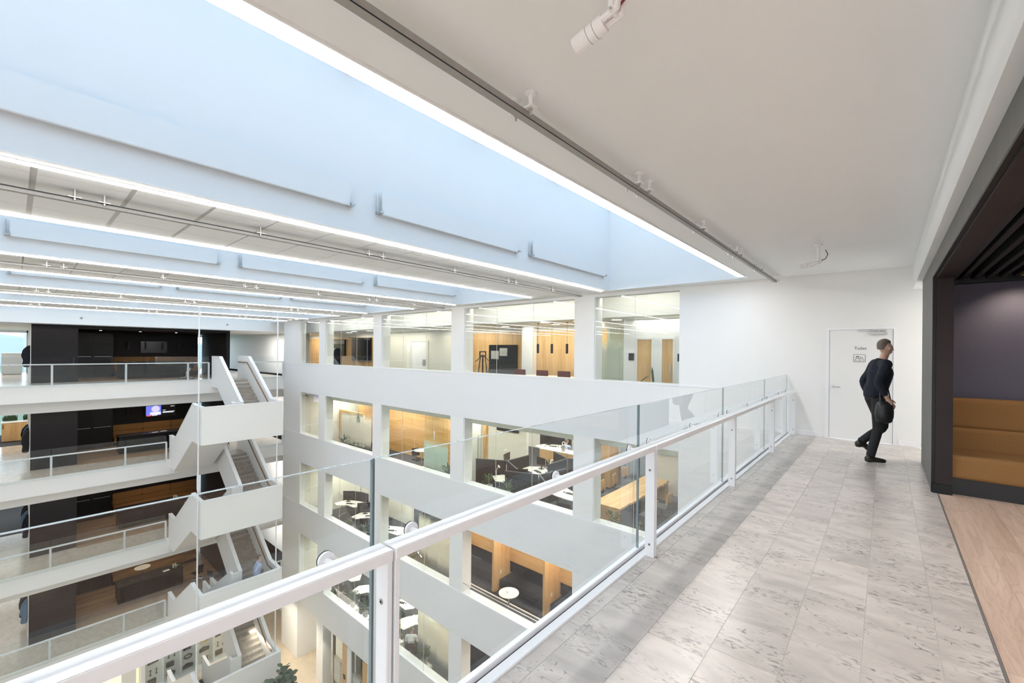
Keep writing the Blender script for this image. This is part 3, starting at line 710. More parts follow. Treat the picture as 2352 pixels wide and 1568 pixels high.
# ================================================================== OTHER SIDE: galleries, stairs, kitchens
storey = ['top', 'second', 'third', 'fourth']
for k in range(4):
    z = LV[k]
    struct('floor_gallery', B(GX - 15, GX, YN, 13, z - .14, z), STONE2)
    struct('trim_gallery_edge', MB().box(GX - .9, GX + .02, YN, 13, z - .72, z - .14).box(GX - .06, GX + .02, YN, 13, z - .14, z + .02), WHITE)
    struct('ceiling_gallery', B(GX - 15, GX - .9, YN, 13, z - 1.26, z - .14), WHITE)
struct('wall_gallery_end', B(GX - 15, GX - .001, 11.8, 12.1, LV[4], CZ), WHITE)
wn = struct('window_2', MB().box(-42.05, -42, YN, 12, -.5, -.1).box(-42.05, -42, YN, 12, 2.55, 2.72), STEEL)
for k in range(5):
    z = LV[k]; n_ = wn
    y = -9.0
    while y < 11.5:
        B(-42.06, -42.0, y - .04, y + .04, z + .0, z + 2.7).build('mullion', ZINC, n_)
        B(-42.03, -42.02, y + .04, y + 2.36, z + .02, z + 2.7).build('pane', GLASS, n_); y += 2.4
    if k: B(-42.3, -42.0, YN, 12, z + 2.65, LV[k - 1] + .0).build('spandrel', WHITE, n_)
struct('wall_sky_block', B(-42.1, -42, YN, -9.05, LV[4], CZ), WHITE)  # unseen wall added to keep bright sky out of the office glass reflections
# gallery railings
def gallery_rail(z, spans, label):
    t = thing('gallery_railing', label, 'railing', (GX, 3, z), 'glass railings of the far galleries')
    for (y0, y1, posts) in spans:
        MB().box(GX - .02, GX + .06, y0, y1, z + .875, z + .925).build('handrail', STEEL, t)
        ps = [y0 + .02] + posts + [y1 - .02]
        for p in ps: B(GX - .01, GX + .05, p - .035, p + .035, z - .12, z + .875).build('post', STEEL, t)
        for a, b in zip(ps[:-1], ps[1:]):
            g = MB(); g.box(GX + .07, GX + .085, a + .01, b - .01, z - .05, z + 1.23); g.m = [0, 0, 1, 1, 1, 1]
            g.build('glass_pane', [RGLASS, EDGE], t)
            for y in (a + .25, (a + b) / 2, b - .25):
                MB().tube([(GX + .03, y, z + .90), (GX + .07, y, z + .90)], .03, 10).build('clamp', STEEL, t)
gallery_rail(LV[0], [(-10.92, 6.82, [-8.5, -6.1, -3.7, -1.3, 1.1, 3.5, 5.9]), (8.5, 10.56, [])], 'white and glass railing along the top gallery across the hall')
for k in (1, 2, 3):
    gallery_rail(LV[k], [(-10.92, 5.06, [-8.5, -6.1, -3.7, -1.3, 1.1, 3.5]), (8.5, 10.56, [])], 'white and glass railing along the %s gallery from the top across the hall' % storey[k])
# the white stair
PL, LX = -26.0, -21.6
for k in range(4):
    z = LV[k]; zl = z - 1.975; zb = z - 3.95
    t = thing('staircase', 'white solid sided stair from the %s gallery down one storey by a landing' % storey[k], 'staircase', (-24.4, 6.8, zb))
    A0, A1, B0, B1 = 6.95, 8.40, 5.17, 6.75
    # landing and soffits
    MB().box(-22.95, LX - .06, B0 + .05, A1 - .05, zl - .43, zl - .02).build('landing_slab', WHITE, t)
    ld = B(-22.95, LX - .1, B0 + .1, A1 - .1, zl - .02, zl).build('landing_floor', STEPM, t)
    MB().prism([(GX, z - .14), (PL, z - .14), (-22.92, zl - .14), (-22.92, zl - .42), (-23.05, zl - .45), (-26.2, z - .40), (GX, z - .40)], A0 + .1, A1 - .1).build('flight_soffit', WHITE, t)
    MB().prism([(GX, zb - .14), (PL, zb - .14), (-22.92, zl - .16), (-22.92, zl - .42), (-23.05, zl - .46), (-26.2, zb - .39), (GX, zb - .39)], B0 + .1, B1 - .1).build('flight_soffit', WHITE, t)
    MB().box(GX, PL, A0 + .1, A1 - .1, z - .14, z).build('platform', STEPM, t)
    MB().box(GX, PL, B0 + .1, B1 - .1, zb - .14, zb).build('platform', STEPM, t)
    tr = (-22.95 - PL) / 11; ri = 1.975 / 12
    for i in range(1, 12):
        x0 = PL + tr * (i - 1); zt = z - ri * i
        MB().box(x0 - .02, x0 + tr, A0 + .1, A1 - .1, zt - ri - .02, zt).build('step', STEPM, t)
        zt = zl - ri * i; x1 = -22.95 - tr * (i - 1)
        MB().box(x1 - tr, x1 + .02, B0 + .1, B1 - .1, zt - ri - .02, zt).build('step', STEPM, t)
    # solid balustrades
    pa = [(GX - .05, z + 1.22), (-25.95, z + 1.22), (-22.82, z - .80), (-22.70, z - .84), (-22.70, zl - .44), (-23.05, zl - .45), (-26.2, z - .40), (GX - .05, z - .40)]
    MB().prism(pa, A0, A0 + .12).build('balustrade', WHITE, t)
    pa2 = [(GX - .4, z + 1.22), (-25.95, z + 1.22), (-22.82, z - .80), (LX, z - .84), (LX, zl - .44), (-23.05, zl - .45), (-26.2, z - .40), (GX - .4, z - .40)]
    MB().prism(pa2, A1 - .12, A1).build('balustrade', WHITE, t)
    pb = [(GX - .05, zb + 1.20), (-26.1, zb + 1.20), (-23.0, zl + 1.20), (-22.7, z - .84), (LX, z - .84), (LX, zl - .44), (-23.05, zl - .46), (-26.2, zb - .39), (GX - .05, zb - .39)]
    MB().prism(pb, B0, B0 + .12).build('balustrade', WHITE, t)
    pb2 = [(GX - .05, zb + 1.20), (-26.1, zb + 1.20), (-23.0, zl + 1.16), (-22.7, z - .84), (-22.7, zl - .44), (-23.05, zl - .46), (-26.2, zb - .39), (GX - .05, zb - .39)]
    MB().prism(pb2, B1 - .12, B1).build('balustrade', WHITE, t)
    MB().box(-22.82, -22.701, B1, A0, zl - .02, z - .842).build('balustrade', WHITE, t)
    MB().box(LX - .12, LX, B0 + .12, A1 - .12, zl - .44, z - .84).build('landing_parapet', WHITE, t)
    # bright steel cap strips
    c_ = MB()
    c_.prism([(GX - .05, z + 1.22), (-25.95, z + 1.22), (-22.82, z - .80), (-22.70, z - .84), (-22.70, z - .81), (-22.82, z - .77), (-25.94, z + 1.25), (GX - .05, z + 1.25)], A0 - .015, A0 + .135)
    c_.prism([(GX - .4, z + 1.22), (-25.95, z + 1.22), (-22.82, z - .80), (LX - .135, z - .84), (LX - .135, z - .81), (-22.82, z - .77), (-25.94, z + 1.25), (GX - .4, z + 1.25)], A1 - .135, A1 + .015)
    c_.build('cap', STEEL, t)
    c_ = MB().prism([(GX - .05, zb + 1.20), (-26.1, zb + 1.20), (-23.0, zl + 1.20), (-22.7, z - .84), (LX - .135, z - .84), (LX - .135, z - .81), (-22.7, z - .81), (-23.0, zl + 1.23), (-26.1, zb + 1.23), (GX - .05, zb + 1.23)], B0 - .015, B0 + .135)
    c_.box(LX - .135, LX + .015, B0 - .015, A1 + .015, z - .84, z - .81).build('cap', STEEL, t)
    MB().tube([(GX - .2, A1 - .17, z + .92), (-25.98, A1 - .17, z + .92), (-22.85, A1 - .17, zl + .92), (-22.3, A1 - .17, zl + .92)], .026, 8).build('handrail', RAILOAK, t)
for nm, (x, y) in (('left', (-21.85, 5.12)), ('right', (-22.0, 8.28))):
    o = MB().tube([(x, y, LV[4] + .9), (x, y, CZ + .3)], .028, 10).build('hanger_rod', STEEL)
    tag(o, 'thin white steel rod hanging the stair landings at their %s end' % ('outer' if nm == 'left' else 'wall'), 'rod')
# kitchens set in the dark blocks on the galleries
def chair_parts(t, x=0, y=0, z=0, seat_m=CHAR, back_m=CHAR, base_m=CHROME, hs=.46):
    """swivel chair around the origin, facing +x"""
    MB().box(-.22, .22, -.22, .22, hs - .05, hs).build('seat', seat_m, t, bevel=.02)
    pr = [(-.24, hs + .10), (-.20, hs + .10), (-.25, hs + .46), (-.29, hs + .46)]
    MB().prism(pr, -.20, .20).build('backrest', back_m, t, bevel=.012)
    MB().box(-.26, -.2, -.03, .03, hs - .03, hs + .15).build('back_bracket', base_m, t)
    MB().tube([(0, 0, .10), (0, 0, hs - .04)], .025, 8).build('column', base_m, t)
    mb = MB()
    for i in range(5):
        a = i * 2 * math.pi / 5; mb.tube([(0, 0, .11), (.29 * math.cos(a), .29 * math.sin(a), .06)], [.022, .014], 6)
    st = mb.build('star_base', base_m, t)
    for i in range(5):
        a = i * 2 * math.pi / 5; MB().tube([(.29 * math.cos(a), .29 * math.sin(a) - .015, .03), (.29 * math.cos(a), .29 * math.sin(a) + .015, .03)], .03, 8).build('caster', BLACK, st)
    return t
def finalize(t):
    def rec(o):
        for q in o.children:
            q.matrix_parent_inverse = Matrix.Identity(4); rec(q)
    rec(t); return t
def proto(name, label, cat, fn, *a, **k):
    t = thing(name, label, cat); fn(t, *a, **k); return finalize(t)
PROTO = {}
def place(key, make, loc, rz, label, group=None):
    """first use moves the thing that was built, later uses copy it with its parts"""
    if key not in PROTO:
        t = make(label); PROTO[key] = t; t.location = loc; t.rotation_euler.z = rz
        if group: t['group'] = group
        return t
    return dup(PROTO[key], loc, rz, label, group)
def office_chair(loc, rz, label, group='office chairs', key='office'):
    kw = {'office': {}, 'oakback': dict(seat_m=GREYF, back_m=OAKH, base_m=BLACK, hs=.47)}[key]
    return place('chair_' + key, lambda l: proto('office_chair' if key == 'office' else 'studio_chair', l, 'chair', chair_parts, **kw), loc, rz, label, group)

for k in range(4):
    z = LV[k]; nm = storey[k]
    bw = struct('wall_kitchen', B(-34.2, -29.2, .53, 2.03, z, z + 2.69), DARK)
    struct('wall_kitchen_header', B(-34.2, -29.2, 2.03, 8.35, z + 2.55, z + 2.69), DARK)
    struct('wall_kitchen_side', B(-34.2, -29.2, 8.17, 8.35, z, z + 2.55), DARK)
    struct('wall_kitchen_back', B(-34.2, -33.8, 2.03, 7.85, z, z + 2.55), DARK)
    B(-34.2, -29.25, .515, .53, z, z + 2.69).build('white_edge', WHITE, bw)
    struct('floor_kitchen', B(-33.8, -29.0, 2.03, 8.17, z + .001, z + .006), KFLOOR)
    t = thing('tall_cupboard', 'black tall cupboard wall in the %s gallery kitchen' % nm, 'cupboard', (-33.4, 3, z), 'black cupboard walls')
    B(-33.785, -33.2, 2.05, 3.72, z, z + 2.5).build('carcass', DARKER, t)
    for i in range(2):
        for (h0, h1) in ((.02, 1.18), (1.22, 2.48)):
            d_ = B(-33.2, -33.18, 2.07 + .83 * i, 2.87 + .83 * i, z + h0, z + h1).build('door', DARKER, t)
            if h0 < 1: B(-33.18, -33.165, 2.12 + .83 * i, 2.82 + .83 * i, z + 1.14, z + 1.155).build('handle', ZINC, d_)
    t = thing('banquette', 'mustard banded wall bench in the %s gallery kitchen' % nm, 'bench', (-33.4, 5.8, z), 'mustard wall benches')
    B(-33.785, -33.1, 3.78, 7.80, z, z + .2).build('plinth', BLACK, t)
    B(-33.785, -33.0, 3.78, 7.80, z + .2, z + .46).build('seat', MUSTARD, t, bevel=.03)
    for (h0, h1) in ((.46, .78), (.785, 1.12)):
        for i in range(3): B(-33.785, -33.62, 3.78 + 1.34 * i, 5.115 + 1.34 * i, z + h0, z + h1).build('back_cushion', MUSTARD, t, bevel=.025)
    t = thing('kitchen_island', 'black kitchen island with sunken sockets in the %s gallery kitchen' % nm, 'island', (-30.9, 5.1, z), 'black kitchen islands')
    B(-31.35, -30.4, 3.68, 6.46, z, z + .88).build('body', DARKER, t)
    B(-31.40, -30.35, 3.64, 6.50, z + .88, z + .905).build('worktop', DARK, t, bevel=.004)
    for y in (4.0, 4.25, 4.75, 5.0): MB().box(-31.0 + .1, -30.8 + .1, y - .07, y + .07, z + .905, z + .912).build('socket_frame', CHROME, t)
    for y in (4.0, 4.25, 4.75, 5.0): MB().box(-30.86, -30.74, y - .045, y + .045, z + .9121, z + .913).build('socket', BLACK, t)
    for i in range(3): B(-30.4, -30.385, 3.75 + .9 * i, 4.62 + .9 * i, z + .1, z + .84).build('door', DARKER, t)
    t = thing('pendant_bar', 'row of dark hooks above the bench in the %s gallery kitchen' % nm, 'hooks', (-33.5, 6, z + 1.5), 'dark hook rows')
    for i in range(4): MB().box(-33.785, -33.6, 4.4 + i * .8, 4.44 + i * .8, z + 1.55, z + 2.0).build('hook', BLACK, t)
    for j, y in enumerate((3.0, 4.6, 6.2)):
        q = MB().lathe([(0, 0), (.05, 0), (.05, .01), (0, .01)], -31.2, y, 12, z + 2.539).build('downlight', LAMP)
        tag(q, 'small downlight over the %s gallery kitchen, %s along' % (nm, ('nearest the cupboards', 'in the middle', 'nearest the stair')[j]), 'downlight', 'kitchen downlights')
    area('kitchen_lamp', (-31.4, 5.0, z + 2.5), 1.5, 4.5, 10 if k == 0 else 22, (1, .82, .6))
    spot('bench_spot', (-33.2, 5.6, z + 2.5), 18, (1, .75, .5), 100, .8, (0, R(-10), 0))
    area('gallery_lamp', (-28.6, -1, z + 2.60), .8, 14, 48 if k else 36, (1, .93, .84))
    area('gallery_end_fill_lamp', (-31, 10.1, z + 2.6), 3, 1.6, 90, (1, .97, .92))  # lamp added on every level to brighten the dark end corner
    area('gallery_back_lamp', (-37, -3, z + 2.62), 4, 10, 150, (1, .95, .86))
    # window slit beyond the kitchen
    struct('window_slit', B(-34.21, -34.19, 7.9, 8.12, z + .9, z + 2.5), emit('slit_daylight_%d' % k, (.86, .94, 1, 1), 1.6) if False else GLASS)
# things in the kitchens
q = B(-33.79, -33.74, 5.0, 6.25, LV[0] + 1.35, LV[0] + 2.05).build('wall_screen', SCREEN); tag(q, 'switched off screen on the top gallery kitchen wall', 'screen')
t = thing('wall_screen', 'lit screen with a blue picture and white lines of text in the second gallery kitchen', 'screen', (-33.78, 5.6, LV[1] + 1.7))
zz = LV[1] + 1.42
B(-33.79, -33.74, 5.25, 6.75, zz - .02, zz + .82).build('casing', BLACK, t)
E1 = emit('screen_blue', (.12, .14, .55, 1), 1.3); E2 = emit('screen_white', (.8, .85, 1, 1), 1.3); E3 = emit('screen_red', (.8, .08, .12, 1), 1.1); E4 = emit('screen_pale', (.42, .40, .80, 1), 1.3)
B(-33.74, -33.735, 5.27, 5.98, zz + .08, zz + .72).build('picture', E1, t)
MB().tube([(-33.735, 5.72, zz + .46), (-33.730, 5.72, zz + .46)], .2, 16).box(-33.735, -33.730, 5.45, 5.98, zz + .1, zz + .28).build('picture_figure', E4, t)
MB().box(-33.73, -33.728, 5.3, 5.5, zz + .04, zz + .1).build('picture_badge', E3, t)
mb = MB()
for y0, y1, h in ((5.5, 5.95, .20), (5.52, 5.9, .14), (6.03, 6.2, .34), (6.03, 6.65, .24), (6.03, 6.6, .19), (6.45, 6.55, .56), (6.57, 6.64, .56), (5.55, 5.8, .06)): mb.box(-33.7295, -33.729, y0, y1, zz + h, zz + h + .025)
mb.build('picture_text', E2, t)
o = office_chair((-28.6, 6.15, LV[0]), R(200), 'swivel chair standing at the top gallery railing by the stair', None)
for (x, y, k_, a, lb) in ((-30.3, 7.1, 3, 200, 'black swivel chair beyond the island on the fourth gallery'), (-29.0, 7.6, 3, 120, 'black swivel chair next to the stair on the fourth gallery'), (-29.85, 5.9, 1, 180, 'black swivel chair pulled up to the second gallery island')):
    office_chair((x, y, LV[k_]), R(a), lb)
def round_table_parts(t, r=.36, h=1.0, top_m=DESKW):
    MB().lathe([(0, 0), (.24, 0), (.24, .012), (.03, .03), (0, .03)], 0, 0, 20).build('base', CHROME, t)
    MB().tube([(0, 0, .03), (0, 0, h - .02)], .03, 10).build('column', CHROME, t)
    MB().lathe([(0, 0), (r, 0), (r, .022), (0, .022)], 0, 0, 28, h - .022).build('tabletop', top_m, t)
place('round', lambda l: proto('standing_table', l, 'table', round_table_parts), (-32.0, 4.9, LV[3]), 0, 'small round white table behind the fourth gallery island', 'small round tables')
def candle_tray(t):
    MB().lathe([(0, 0), (.2, 0), (.22, .02), (0, .015)], 0, 0, 18).build('tray', CHROME, t)
    for i, (x, y, h) in enumerate([(-.06, .05, .16), (.05, .07, .12), (.03, -.06, .18)]):
        MB().lathe([(0, 0), (.035, 0), (.035, h), (0, h)], x, y, 12, .015).build('candle', CREAM, t)
    rnd = random.Random(3); mb = MB()
    for i in range(60):
        a = rnd.uniform(0, 6.28); rr_ = rnd.uniform(.1, .21); x, y = rr_ * math.cos(a), rr_ * math.sin(a); h = rnd.uniform(.02, .09)
        mb._add([(x, y, h), (x + .04 * math.cos(a + 1), y + .04 * math.sin(a + 1), h + .02), (x + .06 * math.cos(a), y + .06 * math.sin(a), h), (x + .04 * math.cos(a - 1), y + .04 * math.sin(a - 1), h - .01)], [(0, 1, 2, 3)])
    o = mb.build('greenery', LEAF, t); o['kind'] = 'stuff'
for k_, nm in ((2, 'third'), (3, 'fourth')):
    place('candle', lambda l: proto('candle_tray', l, 'candles', candle_tray), (-30.9, 6.15, LV[k_] + .905), 0, 'tray of candles and greenery on the %s gallery island' % nm, 'candle trays on the islands')
for i, (k_, x, y) in enumerate([(1, -30.9, 5.6), (3, -30.75, 5.75), (1, -30.8, 5.2)]):
    q = B(x - .1, x + .1, y - .15, y + .15, LV[k_] + .905, LV[k_] + .91, rz=.2).build('paper_sheet', PAPER)
    tag(q, ['white papers on the second gallery island towards the stair', 'white papers beside the candles on the fourth gallery island', 'white papers on the second gallery island by the sockets'][i], 'paper')
# coats on hooks on the outer side of the dark blocks
for k in range(4):
    z = LV[k]
    for i in range(4):
        x = -30.2 - i * .75; w_ = random.uniform(.16, .24)
        mb = MB()
        prof = [(-.03, 1.72), (.05, 1.72), (w_, 1.5), (w_ + .05, 1.2), (w_ - .02, 1.0), (w_ + .03, .72), (.02, .7), (-.02, 1.2)]
        pts = [(p[0], p[1]) for p in prof]
        mb.prism([(.51 - p[0], z + p[1]) for p in pts], x - .2, x + .2, 'X')
        o = mb.build('hanging_coat', [NAVY, TROUS, CHAR, DENIM][(i + k) % 4], None, bevel=.03)
        tag(o, 'dark coat hung on the side of the %s gallery kitchen, %s from the hall' % (storey[k], ordn[i]), 'coat', 'coats on the kitchen sides')
# open office beyond, at the left edge
t = thing('reception_cube', 'pale grey cube counter on the top gallery in front of the window', 'counter', (-39, 0, 0))
B(-39.9, -39.2, -.45, .36, .03, 1.25).build('body', mat('pale_grey_laminate', (.50, .53, .56, 1), .5, var=.04), t)
B(-39.93, -39.17, -.48, .39, 1.25, 1.28).build('worktop', STEEL, t); B(-39.85, -39.25, -.4, .31, 0, .03).build('plinth', BLACK, t)
t = thing('oak_sideboard', 'oak sideboard with white top on the second gallery', 'sideboard', (-39, .2, LV[1]))
z = LV[1]
B(-39.3, -38.8, -.42, 1.6, z + .04, z + 1.13).build('body', OAK, t); B(-39.33, -38.77, -.45, 1.63, z + 1.13, z + 1.17).build('worktop', DESKW, t)
B(-38.8, -38.78, -.40, .60, z + .07, z + 1.1).build('door', OAK, t); B(-38.8, -38.78, .61, 1.6, z + .07, z + 1.1).build('door', OAK, t)
B(-38.78, -38.765, -.38, -.35, z + .8, z + 1.05).build('handle', BLACK, t)
for i, y in enumerate((-.1, .72)):
    rnd = random.Random(i); t = thing('planter', ['grass filled planter box behind the oak sideboard, left one', 'grass filled planter box behind the oak sideboard, right one'][i], 'planter', (-40.2, y, z), 'planters behind the sideboard')
    B(-40.4, -40.1, y - .3, y + .3, z, z + 1.1).build('box', WHITE, t); mb = MB()
    for q in range(160):
        x_, y_ = rnd.uniform(-40.38, -40.12), rnd.uniform(y - .28, y + .28); h = rnd.uniform(.25, .5); dx, dy = rnd.uniform(-.08, .08), rnd.uniform(-.08, .08)
        mb._add([(x_, y_ - .015, z + 1.1), (x_, y_ + .015, z + 1.1), (x_ + dx, y_ + dy, z + 1.1 + h)], [(0, 1, 2)])
    o = mb.build('grass', LEAF, t); o['kind'] = 'stuff'
struct('floor_carpet', MB().box(-42, -37.3, YN, .5, LV[1] + .001, LV[1] + .008), CARPET)
struct('floor_carpet', MB().box(-42, -33.5, YN, .5, LV[2] + .001, LV[2] + .008), CARPET)
sit = dict(pelvis=(-.02, 0, .55), chest=(.02, 0, .92), neck=(.06, 0, 1.12), head=(.11, 0, 1.29), face=(1, 0, -.25),
           shl=(.02, .18, 1.05), ell=(.08, .25, .80), hal=(.32, .16, .76), shr=(.02, -.18, 1.05), elr=(.08, -.25, .80), har=(.32, -.16, .76),
           hpl=(.05, .10, .54), knl=(.46, .11, .53), anl=(.42, .11, .09), tol=(.60, .11, 0), hpr=(.05, -.10, .54), knr=(.46, -.11, .53), anr=(.42, -.11, .09), tor=(.60, -.11, 0))
person('seated person in dark jacket and jeans beside the oak sideboard', (-38.9, -1.25, LV[1]), R(60), sit, TROUS, DENIM)
office_chair((-38.93, -1.29, LV[1]), R(60), 'swivel chair under the seated person by the oak sideboard')
stand = dict(walk); stand.update(anl=(-.1, .09, .09), tol=(.08, .09, 0), knl=(.06, .09, .5))
person('person in pale blue shirt coming down the white stair onto the fourth storey landing', (-22.25, 7.55, LV[3] + 3.95 - 1.975 - 3.95 + 3.95), R(80), stand, BLUESH, TROUS)
# world outside the far windows, distance haze painted into its pale colours
struct('ground_outside', B(-900, -46, -500, 700, -16.3, -16), mat('hazed_field', (.34, .40, .28, 1), .9, var=.25, scale=.02))
mb = MB(); rnd = random.Random(5)
pts = []
for i in range(41): pts.append((-400 + i * 30, 2 + 9 * math.sin(i * .7) + 5 * math.sin(i * 1.9 + 1) + 6))
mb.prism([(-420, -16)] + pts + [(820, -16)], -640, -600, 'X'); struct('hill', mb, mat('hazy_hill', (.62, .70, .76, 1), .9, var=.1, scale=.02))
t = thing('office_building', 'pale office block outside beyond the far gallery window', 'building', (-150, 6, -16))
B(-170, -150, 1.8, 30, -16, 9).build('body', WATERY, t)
WIN = mat('far_window_glass', (.32, .38, .42, 1), .2, var=.1)
for fz in range(6):
    for fy in range(7): B(-150, -149.9, 3 + fy * 3.8, 5.8 + fy * 3.8, -14.5 + fz * 3.8, -12.4 + fz * 3.8).build('window', WIN, t)
# ================================================================== OFFICES behind the far wall
# frameless glazing in every bay: panes with thin light joints
wi = 3
for k in range(4):
    z0 = LV[k] + .87; z1 = 3.17 if k == 0 else LV[k - 1] - .75
    for j, (a, b) in enumerate(wins):
        if k >= 2 and j == 0: continue
        wnd = None
        n_ = {0: 2, 1: 3, 2: 3, 3: 3, 4: 2}[j]
        wnd = bpy.data.objects.new('window_%d' % wi, None); COL.objects.link(wnd); wnd['kind'] = 'structure'; wnd.location = (a, D, z0); wi += 1
        if k >= 2 and j == 1:
            B(a, b, D + .06, D + .075, z0 - .0, z0 + .32).build('pane', RGLASS, wnd); B(a, b, D + .055, D + .08, z0 + .32, z0 + .335).build('edge_trim', ZINC, wnd)
            continue
        for i in range(n_):
            p0 = a + (b - a) * i / n_; p1 = a + (b - a) * (i + 1) / n_
            B(p0 + .004, p1 - .004, D + .05, D + .066, z0, z1).build('pane', GLASS, wnd)
            if i: B(p0 - .004, p0 + .004, D + .052, D + .064, z0, z1).build('joint', CREAM, wnd)
        MB().box(a - .0, a + .02, D + .03, D + .08, z0, z1).box(b - .02, b, D + .03, D + .08, z0, z1).build('edge_frame', STEEL, wnd)
# shells
for k in range(5):
    z = LV[k]; deep = 14.0 if k == 0 else 20.0
    if k < 4: struct('floor_office', B(-42, -1.6, D + .3, 20, z - .7, z), CARPET)
    hc = z + (2.67 if k == 0 else 2.95)
    if k: struct('ceiling_office', B(-42, -1.6, D + .45, 20.2, hc, LV[k - 1] - .7), CREAM)
    if k in (1, 2, 3): struct('trim_blind_box', B(-24.9, -3.8, D + .32, D + .5, LV[k - 1] - .94, LV[k - 1] - .75), mat('cream_blind_box_%d' % k, (.84, .82, .72, 1), .6))
    struct('wall_office_back', B(-42, -1.6, deep, deep + .2, z, hc + .4), CREAM)
    struct('wall_office_side', B(-1.75, -1.6, D + .3, 20, z, hc), CREAM)
# top storey: cove with lit bulkhead, then the lower ceiling
struct('wall_bulkhead', B(-42, -1.6, 11.55, 11.62, 2.67, 3.6), WHITE)
struct('ceiling_office', MB().box(-42, -1.6, 11.62, 14.2, 2.66, 2.72).box(-42, -1.6, D + .3, 11.6, 3.55, 3.7), CREAM)
for j, (a, b) in enumerate(wins):
    t = thing('cove_light', 'hidden light line over window bay %s of the top storey' % ['by the white toilet wall', 'with the pendants', 'of the white room', 'with the black screen', 'beside the far corner'][j], 'ceiling light', ((a + b) / 2, 11.1, 3.3), 'cove lights over the top storey windows')
    B(a + .1, b - .1, D + .30, D + .36, 3.28, 3.30).build('diffuser', COVE, t)
    MB().box(a + .1, b - .1, D + .30, D + .32, 3.30, 3.36).build('profile', STEEL, t)
# downlights seen in the top storey
for i, (x, y) in enumerate([(-4.18, 12.3), (-6.38, 12.36), (-8.99, 12.1), (-7.68, 12.2), (-9.3, 13.2), (-13.5, 12.4), (-18.9, 12.3), (-20.6, 12.3), (-22.2, 12.3), (-16.3, 13.0), (-24.0, 13.0), (-11.8, 13.2)]):
    q = MB().lathe([(0, 0), (.16, 0), (.16, .015), (0, .015)], x, y, 24, 2.655).build('downlight', LAMP)
    tag(q, 'round ceiling downlight in the top storey office, %s counting from the toilet wall' % ['first', 'second', 'third', 'fourth', 'fifth', 'sixth', 'seventh', 'eighth', 'ninth', 'tenth', 'eleventh', 'twelfth'][i], 'downlight', 'downlights of the top storey offices')
area('corner_fill_lamp', (-29.5, 13.0, 2.6), 3, 1.2, 60, (1, .95, .84))  # unseen lamp added to lighten the oak panel past the corner window
for k in range(0, 4):
    for j, (a, b) in enumerate(wins):
        z = LV[k] + (2.62 if k == 0 else 2.9)
        area('office_lamp', ((a + b) / 2, 12.9, z), b - a - .6, 1.6, (50 if k == 0 else 95) * (b - a) / 4, (1, .95, .84))
        if k in (1, 2, 3): area('office_lamp_deep', ((a + b) / 2 - 3.5, 16.8, z), b - a, 3, 120 * (b - a) / 4, (1, .97, .92))
# --- partitions and fittings, top storey
z = 0
struct('wall_partition', B(-14.75, -14.6, 12.9, 14, z, 2.66), CREAM)
struct('wall_partition', B(-21.5, -21.36, 13.3, 14, z, 2.66), CREAM)
struct('wall_partition', B(-7.0, -6.9, 12.9, 14, z, 2.67), CREAM)
def panel_wall(label, x0, x1, y, z0, z1, n, m, nm='panel_wall', t_=.05):
    t = thing(nm, label, 'wall panelling', ((x0 + x1) / 2, y, z0)); w_ = (x1 - x0) / n
    for i in range(n): B(x0 + w_ * i + .004, x0 + w_ * (i + 1) - .004, y - t_, y, z0, z1).build('panel', m, t)
    return t
panel_wall('oak panelled wall behind the wide screen and pendants, top storey', -14.55, -7.05, 14, 0, 2.45, 9, OAK)
panel_wall('oak panelled wall behind the black screen and artwork, top storey', -29.5, -21.35, 14, 0, 2.4, 9, OAK)
B(-11.25, -10.75, 13.6, 13.94, 0, 2.67).build('column', WHITE)['kind'] = 'structure'
t = thing('wall_screen', 'wide black screen with two photographs under the pendants, top storey', 'screen', (-12.5, 13.9, 1.0))
B(-13.34, -11.75, 13.84, 13.94, .85, 1.92).build('casing', SCREEN, t)
GREYPIC = mat('grey_photo', (.42, .42, .40, 1), .7, var=.5, scale=6)
B(-13.2, -12.75, 13.832, 13.84, 1.30, 1.66).build('photo', GREYPIC, t); B(-12.7, -12.25, 13.832, 13.84, 1.44, 1.78).build('photo', GREYPIC, t)
B(-13.34, -11.75, 13.80, 13.94, .55, .85).build('sound_bar', GREYF, t)
t = thing('wall_screen', 'large plain black screen on oak panelling, top storey', 'screen', (-24.3, 13.9, 1.1))
B(-25.25, -23.1, 13.84, 13.94, 1.0, 2.38).build('casing', SCREEN, t)
t = thing('wall_artwork', 'dark leafy picture beside the large black screen, top storey', 'picture', (-27.2, 13.9, 1.3))
B(-28.1, -26.15, 13.86, 13.94, 1.25, 2.3).build('frame', BLACK, t); B(-28.05, -26.2, 13.85, 13.86, 1.3, 2.02).build('picture', mat('leafy_print', (.10, .11, .08, 1), .7, var=.9, scale=5), t); B(-28.05, -26.2, 13.85, 13.86, 2.02, 2.25).build('picture_sky', GREYPIC, t)
def pendant(x, y, z1, z0, m, label, group, r=.045):
    t = thing('pendant_lamp', label, 'pendant lamp', (x, y, z0), group)
    MB().lathe([(0, 0), (.04, 0), (.04, -.03), (0, -.03)], x, y, 12, z1).build('canopy', m, t)
    MB().tube([(x, y, z1 - .02), (x, y, z0 + .3)], .005, 6).build('cord', BLACK if m is BLACK else DESKW, t)
    MB().tube([(x, y, z0), (x, y, z0 + .34)], r, 14).build('lamp_shade', m, t)
    MB().tube([(x, y, z0 - .002), (x, y, z0)], r * .8, 14).build('lamp_glow', LAMP, t)
for i, (x, y) in enumerate([(-9.58, 12.5), (-8.96, 12.5), (-8.32, 12.5)]):
    pendant(x, y, 2.67, 1.58, BLACK, 'slim black pendant in the top storey bay, %s of three' % posn[i], 'black pendants')
